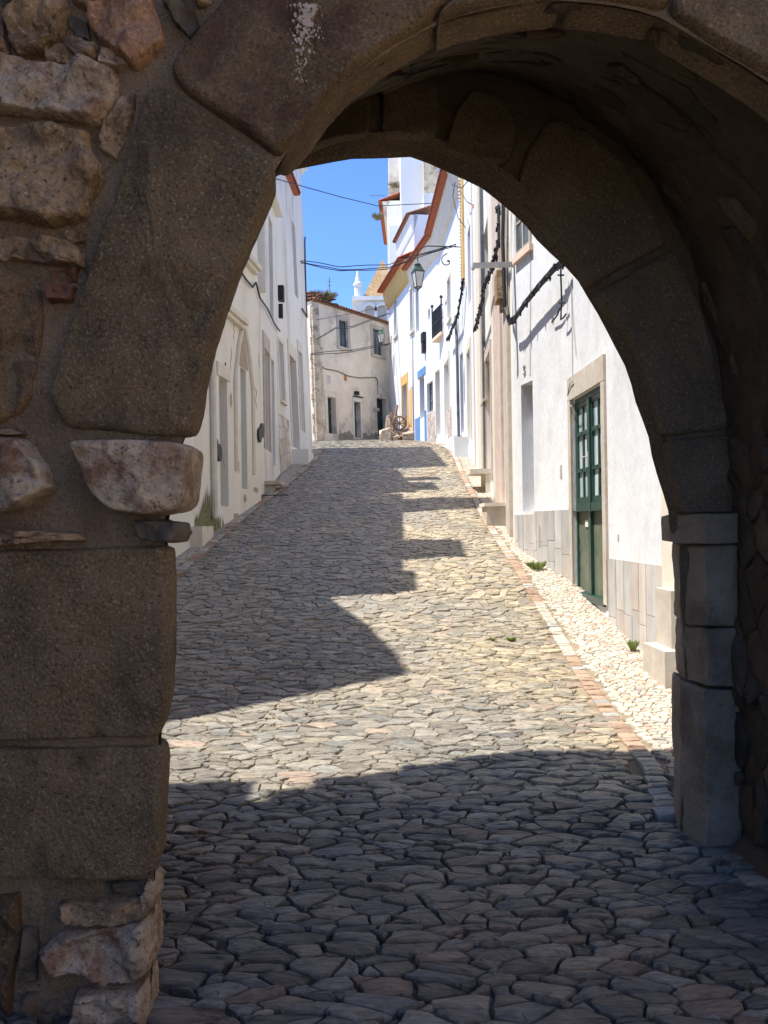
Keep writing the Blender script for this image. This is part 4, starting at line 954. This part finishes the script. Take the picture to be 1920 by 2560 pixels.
# side face with rough quoins
sQ = Seg((-3.02, 38.0), (-3.75, 41.5), 'R'); sQ.lean = -.02; sQ.z0 = 5.4
m_ = MB(); sQ.box(m_, 0, sQ.L, 4.6, 11.8, -.03, .3); m_.build('side_wall', quoin_m, hE)
m_ = MB(); z = 5.0; k = 0; r = random.Random(2)
while z < 11.3:
    h = r.uniform(.22, .42); l = r.choice([.45, .8])*r.uniform(.8, 1.1)
    sE.box(m_, -.06, l*.7, z+.01, z+h-.01, -.035-r.uniform(0, .03), .05); sQ.box(m_, -.03, l*3.0, z+.03, z+h-.03, -.10-r.uniform(0, .08), .05); z += h
m_.build('quoins', quoin_m, hE)
eave(sE, -.1, sE.L, 11.87, .25, hE, mat=tileold, back=3.2, slope=.22)
m_ = MB(); rr = random.Random(4)
for k in range(46):
    a = rr.uniform(-.2, 1.6); z = 11.9+rr.uniform(0, .35); w_ = rr.uniform(-.2, .5); an = rr.uniform(-.3, .3)
    sE.box(m_, a, a+rr.uniform(.2, .45), z, z+.04, w_, w_+.2)
m_.build('loose_tiles', tileold, hE)
m_ = MB(); a, z = sE.px(821.5, 949); sE.box(m_, a-.16, a+.16, z-.22, z+.22, -.015, .01); pl = m_.build('stone_plaque', trimc, hE)
m_ = MB()
for k in range(5): sE.box(m_, a-.11+(.03 if k % 2 else 0), a+.11-(.02*k if k < 3 else 0), z+.13-k*.07, z+.145-k*.07, -.017, -.013)
m_.build('inscription', greyc, pl)
m_ = MB(); a, z = sE.px(863, 945); sE.box(m_, a-.09, a+.09, z-.13, z+.13, -.03, .01); m_.build('orange_plaque', orange, hE)
m_ = MB(); a, z = sE.px(889, 986); sE.box(m_, a-.12, a+.12, z-.02, z+.14, -.15, .01); sE.box(m_, a-.25, a+.5, z-.12, z-.09, -.12, .01); m_.build('lamp_box', iron, hE)
m_ = MB(); a, z = sE.px(936, 1025); sE.box(m_, a-.2, a+.25, z-.05, z+.1, -.14, .01); m_.build('bracket_shelf', pinkst, hE)
damp = M('damp', (.22, .19, .15), (.42, .37, .31), 6, .95, .2, 20)
m_ = MB()
for (xa, xb, hh) in ((846, 884, .55), (906, 944, .6)):
    a0_, _ = sE.px(xa, 1090); a1_, _ = sE.px(xb, 1090); n = 10; V = []
    for k in range(n+1): a = a0_+(a1_-a0_)*k/n; V.append(sE.P(a, 5.2, -.006))
    for k in range(n+1): a = a0_+(a1_-a0_)*k/n; V.append(sE.P(a, zg(39.5)+hh*rr.uniform(.5, 1), -.006))
    m_ = MB(); m_.add(V, [(k, k+1, n+2+k, n+1+k) for k in range(n)]); m_.build('damp_stain', damp, hE)

# ---- church tower behind ------------------------------------------
ch = root('church_tower', 'white church belfry with tiled pyramid spire behind the old grey house', 'tower', (bx(965, 62), 63, 7))
D = 62.0
def px_(x): return bx(x, D)
def pz_(y): return bz(y, D)
m_ = MB(); m_.box(px_(897), px_(1040), D, D+4.5, 7, pz_(752)); m_.build('belfry', white1, ch)
m_ = MB(); m_.box(px_(889), px_(1048), D-.3, D+4.8, pz_(752)+.003, pz_(742)); m_.build('cornice', white1, ch)
ap = (px_(966), D+2.4, pz_(624)); zb_ = pz_(741); x0, x1 = px_(915), px_(1017); y0, y1 = D+.4, D+4.4
m_ = MB(); n = 22; V = []; Fc = []
for k in range(n):
    for (t_, o_) in ((k/n, .0), ((k+1)/n, .03)):
        s_ = 1-t_; V += [(ap[0]+(x-ap[0])*s_+(o_ if x > ap[0] else -o_), ap[1]+(y-ap[1])*s_-(o_ if y < ap[1] else -o_), zb_+(ap[2]-zb_)*t_) for x, y in ((x0, y0), (x1, y0), (x1, y1), (x0, y1))]
for j in range(2*n-1):
    for i in range(4): Fc.append((j*4+i, j*4+(i+1) % 4, (j+1)*4+(i+1) % 4, (j+1)*4+i))
m_.add(V, Fc); m_.build('spire', spirebr, ch)
for x in (903, 1030):
    m_ = MB(); m_.lathe((px_(x), D+.3, pz_(742)), [(.26, 0), (.26, .9), (.34, .95), (.34, 1.1), (.22, 1.2), (.02, 2.2)], 8); m_.build('pinnacle', white1, ch)
for x in (932, 963, 1000):
    m_ = MB(); rr_ = .34; zc = pz_(776)
    V = [(px_(x)+math.cos(math.pi*k/10)*rr_, D-.01, zc+math.sin(math.pi*k/10)*rr_) for k in range(11)]+[(px_(x)-rr_, D-.01, zc-2.4), (px_(x)+rr_, D-.01, zc-2.4)]
    m_.add(V+[(v[0], v[1]+.02, v[2]) for v in V], [tuple(range(13))]); m_.build('bell_opening_shade', greyd, ch)  # flat grey sheet, the shade inside the opening painted on
    m_ = MB(); V = []
    for k in range(13):
        an = math.pi*k/12
        for (q_, yy) in ((rr_+.02, D-.01), (rr_+.22, D-.01), (rr_+.22, D-.2), (rr_+.02, D-.2)): V.append((px_(x)+math.cos(an)*q_, yy, zc+math.sin(an)*q_))
    m_.add(V, [(j*4+i, j*4+(i+1) % 4, (j+1)*4+(i+1) % 4, (j+1)*4+i) for j in range(12) for i in range(4)]); m_.build('arch_moulding', white1, ch)

# ================================================================ SMALL THINGS
# white block on the left pavement
g0 = G(506, 1369); m_ = MB(); d = g0.y; m_.box(g0.x-.62, g0.x, d, d+.85, zg(d)-.1, bz(1309, d))
m_.build('concrete_block', trimc, label='pale concrete block seat standing on the left pavement below green stains', cat='block')
# steps at the far left doors
g1 = G(772, 1160); m_ = MB(); d = g1.y; m_.box(WL(d)-.05, g1.x, d, d+1.5, zg(d)-.2, zg(d)+.42); m_.build('door_steps', whitew, label='grey white doorstep block in front of the last left house', cat='steps')
g1 = G(668, 1232); m_ = MB(); d = g1.y; m_.box(WL(d)-.02, WL(d)+.35, d, d+.7, zg(d)+.18, zg(d)+.26); m_.box(WL(d)-.02, WL(d)+.18, d+.1, d+.6, zg(d)-.1, zg(d)+.178)
m_.build('stone_step', trim, label='single thin stone doorstep at the second house on the left', cat='step')
g1 = G(690, 1240); m_ = MB(); m_.box(g1.x-.35, g1.x+.25, g1.y, g1.y+.35, zg(g1.y)-.02, zg(g1.y)+.03); m_.build('drain_slab', rub_slate, label='flat dark slab lying at the left kerb', cat='drain cover')

# lanterns
def lantern(name, c, h, label, arm_pts, frame_mat, parent_group, roofm):
    """c = centre of the lantern body, h = overall height"""
    rt = root(name, label, 'street lamp', Vector(c)-Vector((0, 0, h/2)), parent_group)
    s = h/.9; b = Vector(c)
    m_ = MB(); rB, rT = .12*s, .21*s; zB, zT = -.32*s, .14*s; ph = math.pi/4+.35
    cr = lambda r, k: Vector((math.cos(ph+k*math.pi/2)*r, math.sin(ph+k*math.pi/2)*r, 0))
    for k in range(4):
        m_.tube([b+cr(rB, k)+Vector((0, 0, zB)), b+cr(rT, k)+Vector((0, 0, zT))], .013*s, 5)
        for (r_, z_) in ((rB, zB), (rT, zT)): m_.tube([b+cr(r_, k)+Vector((0, 0, z_)), b+cr(r_, k+1)+Vector((0, 0, z_))], .013*s, 5)
        m_.tube([b+cr(rB, k)+Vector((0, 0, zB)), b+Vector((0, 0, zB-.09*s))], .011*s, 5)
    m_.lathe(b+Vector((0, 0, zB-.12*s)), [(.01, 0), (.02*s, .02*s), (.005, .05*s)], 6)
    m_.build('frame', frame_mat, rt)
    m_ = MB(); V = [b+cr(rB*.96, k)+Vector((0, 0, zB+.005)) for k in range(4)]+[b+cr(rT*.96, k)+Vector((0, 0, zT-.005)) for k in range(4)]
    m_.add(V, [(k, (k+1) % 4, 4+(k+1) % 4, 4+k) for k in range(4)]+[(0, 1, 2, 3)]); m_.build('pane', lampg, rt)
    m_ = MB(); m_.lathe(b+Vector((0, 0, zT)), [(rT*1.08, .012), (rT*.55, .17*s)], 4, ph=ph)
    m_.lathe(b+Vector((0, 0, zT+.172*s)), [(rT*.42, 0), (rT*.5, .05*s), (rT*.52, .06*s), (rT*.2, .11*s), (.02, .14*s)], 8); m_.build('lamp_cap', roofm, rt)
    m_ = MB()
    for P in arm_pts: m_.tube(P, .017, 6)
    m_.build('bracket', iron, rt)
    return rt
D1 = 25.2; c = U(1045, 692, D1); wx = 2.55
wtop = U(1134, 618, D1)
sc = [Vector((wx-.5+math.cos(t)*(.28-.035*t), D1, wtop.z-.42+math.sin(t)*(.28-.035*t))) for t in np.linspace(math.pi/2, 5.5*math.pi/2+1, 24)]
lantern('wall_lantern', c, .9, 'four sided glass street lantern hanging over the street against the tiled eaves',
        [[Vector((wx, D1, wtop.z)), Vector((c.x+.3, D1, wtop.z+.05)), Vector((c.x, D1, wtop.z-.05)), Vector((c.x, D1, c.z+.42))], [Vector((wx-.02, D1, wtop.z+.1)), Vector((wx-.02, D1, wtop.z-.9))], sc], iron, 'street lanterns', M('dark_green_metal', (.02, .05, .04), (.05, .09, .07), 12, .45, .2, 40))
D2 = 41.0; c = U(953, 842, D2); w2 = U(978, 858, D2)
lantern('wall_lantern', c, .82, 'green capped street lantern on the far corner before the grey house window',
        [[w2, U(965, 864, D2), U(953, 862, D2), c-Vector((0, 0, .36))], [U(978, 840, D2), U(978, 885, D2)]], iron, 'street lanterns', lgreen)

# cables
def cable(pts, r, label, mat=black, sag=0, name='overhead_cable', n=14, group=None, strands=1, off=.06):
    P = [Vector(p) for p in pts]; out = []
    for i in range(len(P)-1):
        for k in range(n):
            t = k/n; q = P[i].lerp(P[i+1], t); q.z -= sag*4*t*(1-t); out.append(q)
    out.append(P[-1]); m_ = MB()
    for s_ in range(strands):
        ph = s_*2.1; m_.tube([q+Vector((0, math.sin(ph)*off, math.cos(ph)*off*math.sin(math.pi*min(1, i/len(out)))*1.2+.01*math.sin(i*.4+ph))) if strands > 1 else q for i, q in enumerate(out)], r, 5)
    o = m_.build(name, mat, label=label, cat='cable', group=group)
    return o
CG = 'cables strung over the street'
cable([U(690, 447, 22.5), U(757, 466, 24), U(850, 492, 26), U(945, 515, 28.5), U(1085, 508, 30.5)], .014, 'single thin cable crossing the blue sky highest', group=CG)
cable([U(737, 655, 26.5), U(757, 655, 26.6), U(850, 673, 26.3), U(970, 668, 26), U(1045, 640, 25.8), U(1140, 612, 25.2)], .014, 'triple black cable sagging across the sky above the church pinnacle', strands=3, off=.07, group=CG)
cable([U(789, 800, 37.9), U(900, 780, 38.5), U(970, 762, 40)], .012, 'thin cable rising over the top of the grey house front', group=CG)
cable([U(789, 850, 37.8), U(840, 820, 38), U(880, 818, 38.3), U(975, 782, 40)], .016, 'double cable passing before the left window of the grey house', strands=2, off=.04, group=CG)
cable([U(776, 885, 37.5), U(800, 884, 37.6), U(880, 878, 38.3), U(978, 858, 40.8)], .018, 'double black cable under the grey house windows to the lantern', strands=2, off=.05, group=CG)
cable([sE.P(.1, 9.0, -.05)+Vector((0, 0, 0))]+[on(sE, x, y, -.04) for x, y in ((795, 905), (812, 922), (845, 928), (870, 940), (900, 945), (938, 943), (944, 950), (944, 985))], .018, 'dark cable looping along the grey house wall above the doors', name='wall_cable')
cable([Vector(U(763, 592, 27.4)), U(762, 600, 27.4), U(763, 660, 27.4), U(766, 760, 27.4), U(768, 793, 27.4), sL3.P(*sL3.px(752, 772), -.05)], .025, 'black cable running down the sky side corner of the tall left house', name='wall_cable')
cable([on(sL1, x, y, -.05) for x, y in ((601, 676), (615, 698), (632, 718), (640, 706), (650, 745))]+[on(sL2, x, y, -.06) for x, y in ((668, 770), (688, 812), (700, 828))], .02, 'dark cable sagging along the left house walls to the meter box', name='wall_cable')
# cable garlands along the right houses
def garland(segpts, label, r=.022, seed=1, clips=True, scale=1.0):
    rt = root('cable_garland', label, 'cable bundle', segpts[-1], 'cable bundles on the right walls'); rr = random.Random(seed)
    P = [Vector(p) for p in segpts]; out = []
    for i in range(len(P)-1):
        n = max(2, int((P[i+1]-P[i]).length/.05))
        for k in range(n): out.append(P[i].lerp(P[i+1], k/n))
    out.append(P[-1]); m_ = MB()
    for s_ in range(6):
        a = s_*1.05; m_.tube([q+Vector((0, math.cos(a+i*.21+rr.random()*.5), math.sin(a+i*.21+rr.random()*.4)))*.038*scale for i, q in enumerate(out)], r*.62*scale, 5)
    for i in range(0, len(out), 5):
        q = out[i]
        for k in range(6):
            v = Vector((rr.uniform(-.04, .03), rr.uniform(-.06, .06), rr.uniform(-.07, .05)))*scale
            m_.tube([q, q+v*.7, q+v+Vector((0, 0, -.03*scale))], [.02*scale, .018*scale, .01*scale], 5)
    m_.build('strands', black, rt)
    return rt
gp = [(1410, 655), (1385, 672), (1345, 718), (1310, 762), (1288, 795), (1273, 806)]
def rw(x, y, w=-.16):
    s_ = sR1 if K(x, y)[0] > 2.37/10.55 else sR1b
    return on(s_, x, y, w)
garland([rw(x, y) for x, y in gp], 'thick black cable bundle climbing right across the nearest white wall', seed=2, scale=1.0)
cable([on(sR1b, x, y, -.12) for x, y in ((1258, 495), (1257, 600), (1260, 700), (1263, 770), (1273, 804))], .03, 'thick black conduit dropping along the near white corner', name='wall_conduit')
cable([on(sR1b, x, y, -.10) for x, y in ((1270, 520), (1268, 650), (1269, 760), (1276, 803))], .008, 'thin black wire beside the thick corner conduit', name='wall_conduit')
garland([on(sR2, x, y, -.2) for x, y in ((1246, 520), (1247, 600), (1238, 640), (1222, 690), (1210, 710), (1205, 750), (1196, 790), (1188, 822))], 'long black cable bundle hanging down the worn pale house', seed=3, scale=1.25)
garland([on(sR4, x, y, -.2) for x, y in ((1158, 700), (1152, 740), (1146, 780), (1140, 800))]+[on(sR4, x, y, -.2) for x, y in ((1132, 815), (1125, 838), (1118, 848))], 'black cable bundle bending toward the iron balcony', seed=4, scale=1.5)
m_ = MB(); m_.tube([on(sR4, x, y, -.09) for x, y in ((1139, 790), (1142, 850), (1144, 950), (1147, 1098))], .05, 8)
m_.build('downpipe', greyc, label='dark grey rainwater pipe down the white wall behind the white plinth', cat='drainpipe')
# hook wires and thin wires on the near white wall
m_ = MB(); W = lambda x, y, w=-.05: rw(x, y, w)
m_.tube([W(1402, 660, -.12), W(1402, 690, -.1), W(1404, 755, -.09), W(1402, 800, -.08), W(1408, 795, -.1), W(1415, 785, -.12)], .012, 5)
m_.tube([W(1395, 688, -.09), W(1409, 688, -.09)], .012, 5); m_.tube([W(1398, 757, -.09), W(1412, 757, -.09)], .012, 5); m_.tube([W(1400, 770, -.07), W(1393, 788, -.06), W(1380, 806, -.04)], .012, 5)
m_.build('wire_hook', black, label='black wires with hooked end dangling below the near cable bundle', cat='wire')
for i, (pp, lb) in enumerate((([(1326, 580), (1326, 700), (1325, 850), (1325, 940)], 'thin white wire straight down to the blocked doorway'), ([(1428, 700), (1430, 800), (1431, 950)], 'thin white wire straight down to the green door lintel'), ([(1428, 700), (1430, 760), (1440, 890)], 'thin slanting wire above the green door'))):
    m_ = MB(); m_.tube([W(x, y, -.012) for x, y in pp], .005, 5); m_.build('wall_wire', greyd, label=lb, cat='wire')
m_ = MB(); m_.tube([W(x, y, -.05) for x, y in ((1432, 952), (1424, 960), (1419, 990), (1422, 1012), (1430, 1017), (1437, 1004))], .007, 5); m_.build('wire_loop', greyd, label='small grey wire loop hanging at the green door frame', cat='wire')
# steel arm
m_ = MB(); a, z = sR1b.px(1284, 662); pA = sR1b.P(min(a, sR1b.L)-.02, z, 0.02); pB = U(1184, 664, pA.y-.25)
dv = (pB-pA).normalized(); up = Vector((0, 0, 1)); sd_ = dv.cross(up).normalized()
P8 = []
for pt in (pA, pB):
    for (s1, s2) in ((-1, -1), (1, -1), (1, 1), (-1, 1)): P8.append(pt+sd_*.03*s1+up*.035*s2)
m_.box8(P8); m_.tube([pB+up*.04, pB-up*.02, pB-up*.05+sd_*.03], .03, 6)
m_.build('steel_arm', steel, label='grey steel arm jutting over the pavement from the near white corner', cat='bracket')
m_ = MB(); q = U(1189, 517, 21.5); m_.lathe(q-Vector((0, 0, .05)), [(.03, 0), (.08, .03), (.08, .1), (.03, .13)], 8); ins = m_.build('cable_junction', redpl, label='small red junction on the curved cable high on the right', cat='cable joint')
cable([U(1118, 430, 23.5), U(1130, 462, 23), U(1155, 470, 22.5), U(1180, 440, 22)], .013, 'curved drooping cable high before the right cornice', group=CG)
cable([U(1143, 440, 23), U(1152, 480, 22.5), U(1168, 505, 22), U(1189, 516, 21.5), U(1215, 512, 20), U(1240, 495, 18.5)], .012, 'curved cable carrying the red junction', group=CG)
cable([U(1137, 455, 24.5), U(1132, 490, 24.5), U(1145, 545, 24.3), U(1165, 570, 24)], .012, 'drooping cable in front of the tiled eave', group=CG)
# tv antenna on the far roof
m_ = MB(); pA = U(924, 489, 46); m_.tube([pA, pA+Vector((.85, 0, 0))], .012, 4)
for k in range(5): m_.tube([pA+Vector((.1+k*.15, -.15, 0)), pA+Vector((.1+k*.15, .15, 0))], .008, 4)
m_.tube([pA+Vector((.8, 0, 0)), pA+Vector((.85, 0, -1.2))], .014, 5)
m_.build('tv_antenna', greyc, label='small television aerial sticking out left of the far red roof edge', cat='antenna')
m_ = MB(); q = sE.P(2.0, 12.2, .6); m_.tube([q, q+Vector((0, 0, 1.3))], .02, 5); m_.tube([q+Vector((-.12, 0, .9)), q+Vector((.12, 0, .9))], .012, 4); m_.tube([q+Vector((-.1, 0, 1.1)), q+Vector((.1, 0, 1.1))], .012, 4)
m_.build('tv_antenna', greyc, label='thin upright aerial on the roof of the old grey house', cat='antenna')
# plants
def tuft(name, c, r, h, n, label, mat, cat='plant', group=None, seed=0, wd=.0035):
    rr = random.Random(seed); m_ = MB()
    for k in range(n):
        an = rr.uniform(0, 2*math.pi); q = rr.uniform(0, r*.5); b = Vector(c)+Vector((math.cos(an)*q, math.sin(an)*q, 0)); hh = h*rr.uniform(.4, 1); ln = rr.uniform(.2, 1)*r
        an2 = an+rr.uniform(-.6, .6); tip = b+Vector((math.cos(an2)*ln, math.sin(an2)*ln, hh)); mid = b.lerp(tip, .55)+Vector((0, 0, hh*.2)); s_ = Vector((-math.sin(an2), math.cos(an2), 0))*wd*rr.uniform(.6, 1.4)
        m_.add([b-s_*.6, b+s_*.6, mid+s_, tip, mid-s_], [(0, 1, 2, 3, 4)])
    return m_.build(name, mat, label=label, cat=cat, group=group)
tuft('weed', G(1342, 1424), .13, .12, 180, 'green weed tuft at the foot of the marble dado left of the green door', weed_m, seed=1)
tuft('weed', G(1583, 1628), .05, .11, 150, 'green weed at the wall foot farthest from the dark pillar, right of the door', weed_m, seed=2)
tuft('weed', G(1631, 1668), .06, .08, 120, 'small weed midway along the slab dado right of the green door', weed_m, seed=3)
tuft('weed', G(1665, 1697), .06, .08, 120, 'small weed beside the pilaster step near the dark pillar', weed_m, seed=4)
tuft('weed', G(1278, 1602), .05, .035, 150, 'flat green weed between sunlit cobbles, larger one', weed_m, seed=5)
tuft('weed', G(1232, 1602), .03, .03, 90, 'flat green weed between sunlit cobbles, smaller one', weed_m, seed=6)
q = sE.P(1.1, 12.15, .3); tuft('roof_grass', q, .6, .4, 500, 'bushy dry grass growing on the corner of the old tiled roof', drym, seed=7, wd=.009)
q = U(944, 550, 46); tuft('roof_grass', q, .3, .4, 200, 'wispy grass on the far red roof edge against the sky', drym, seed=8, wd=.006)
q = U(995, 470, 46); tuft('roof_grass', q, .5, .3, 160, 'dry weeds at the foot of the far grey chimney', drym, seed=10, wd=.008)
# heap of stones, planks and wheel at the far right corner
hp = G(1000, 1096); hp = Vector((bx(1003, 37.5), 37.5, zg(37.5)))
rt = root('salvage_pile', 'heap of old carved stones and leaning planks before the far white house', 'pile', hp); m_ = MB(); rr = random.Random(6)
for k in range(26):
    c = hp+Vector((rr.uniform(-.75, .5), rr.uniform(-.4, .4), 0)); s_ = rr.uniform(.12, .3); V = []
    for sx, sy, sz in ((-1,-1,0),(1,-1,0),(1,1,0),(-1,1,0),(-1,-1,1),(1,-1,1),(1,1,1),(-1,1,1)): V.append(c+Vector((sx*s_*rr.uniform(.6, 1), sy*s_*rr.uniform(.6, 1), sz*s_*rr.uniform(.8, 2.2)-.05)))
    m_.box8(V)
V = [hp+Vector(v) for v in ((-.75, 0, -.1), (-.35, 0, -.1), (-.35, .3, -.1), (-.75, .3, -.1), (-.62, .1, 1.1), (-.45, .1, 1.2), (-.45, .3, 1.2), (-.62, .3, 1.1))]; m_.box8(V); m_.build('carved_stones', rub_light, rt)
m_ = MB()
for (a, b_) in (((-.4, -.3, 0), (-.1, .2, 1.6)), ((-.3, -.2, 0), (-.35, .3, 1.3)), ((-.1, -.5, .02), (.55, -.1, .5)), ((.1, -.5, .05), (.6, .1, .9)), ((0, -.4, 0), (.3, .2, 1.1))):
    m_.tube([hp+Vector(a), hp+Vector(b_)], .06, 4)
m_.build('planks', wood, rt)
wh = root('cart_wheel', 'old wooden cart wheel leaning on the stone heap', 'wheel', hp+Vector((.12, -.15, .45))); wc = hp+Vector((-.02, -.32, .72)); m_ = MB()
ax = Vector((0, 1, .25)).normalized(); e1 = Vector((1, 0, 0)); e2 = ax.cross(e1)
m_.tube([wc+e1*math.cos(t)*.30+e2*math.sin(t)*.30 for t in np.linspace(0, 2*math.pi, 25)], .045, 6); m_.build('rim', wood, wh); m_ = MB()
for k in range(8): m_.tube([wc, wc+(e1*math.cos(k*.785)+e2*math.sin(k*.785))*.28], .022, 5)
m_.tube([wc-ax*.08, wc+ax*.08], .08, 8); m_.build('spokes', wood, wh)
# house numbers
def number(txt, seg, x, y, h, mat, parent):
    cu = bpy.data.curves.new('house_number', 'FONT'); cu.body = txt; cu.size = h; cu.extrude = .004
    o = bpy.data.objects.new('tmp', cu); S.collection.objects.link(o); dg = bpy.context.evaluated_depsgraph_get(); me = bpy.data.meshes.new_from_object(o.evaluated_get(dg))
    S.collection.objects.unlink(o); bpy.data.objects.remove(o)
    a, z = seg.px(x, y); sgn = -1 if seg.n.x < 0 else 1
    V = [seg.P(a+(v.co.x-h*.3)*sgn, z+v.co.y-h*.35, -.012-v.co.z) for v in me.vertices]; Fc = [tuple(p.vertices) for p in me.polygons]
    return mk('house_number', V, Fc, mat, parent)
number('5', sR1b, 1313, 925, .2, greyc, hR1); number('3', sR1, 1460, 955, .16, pinkst, hR1)
number('4', sL1, 562, 915, .2, iron, hL1)
bpy.context.view_layer.update()
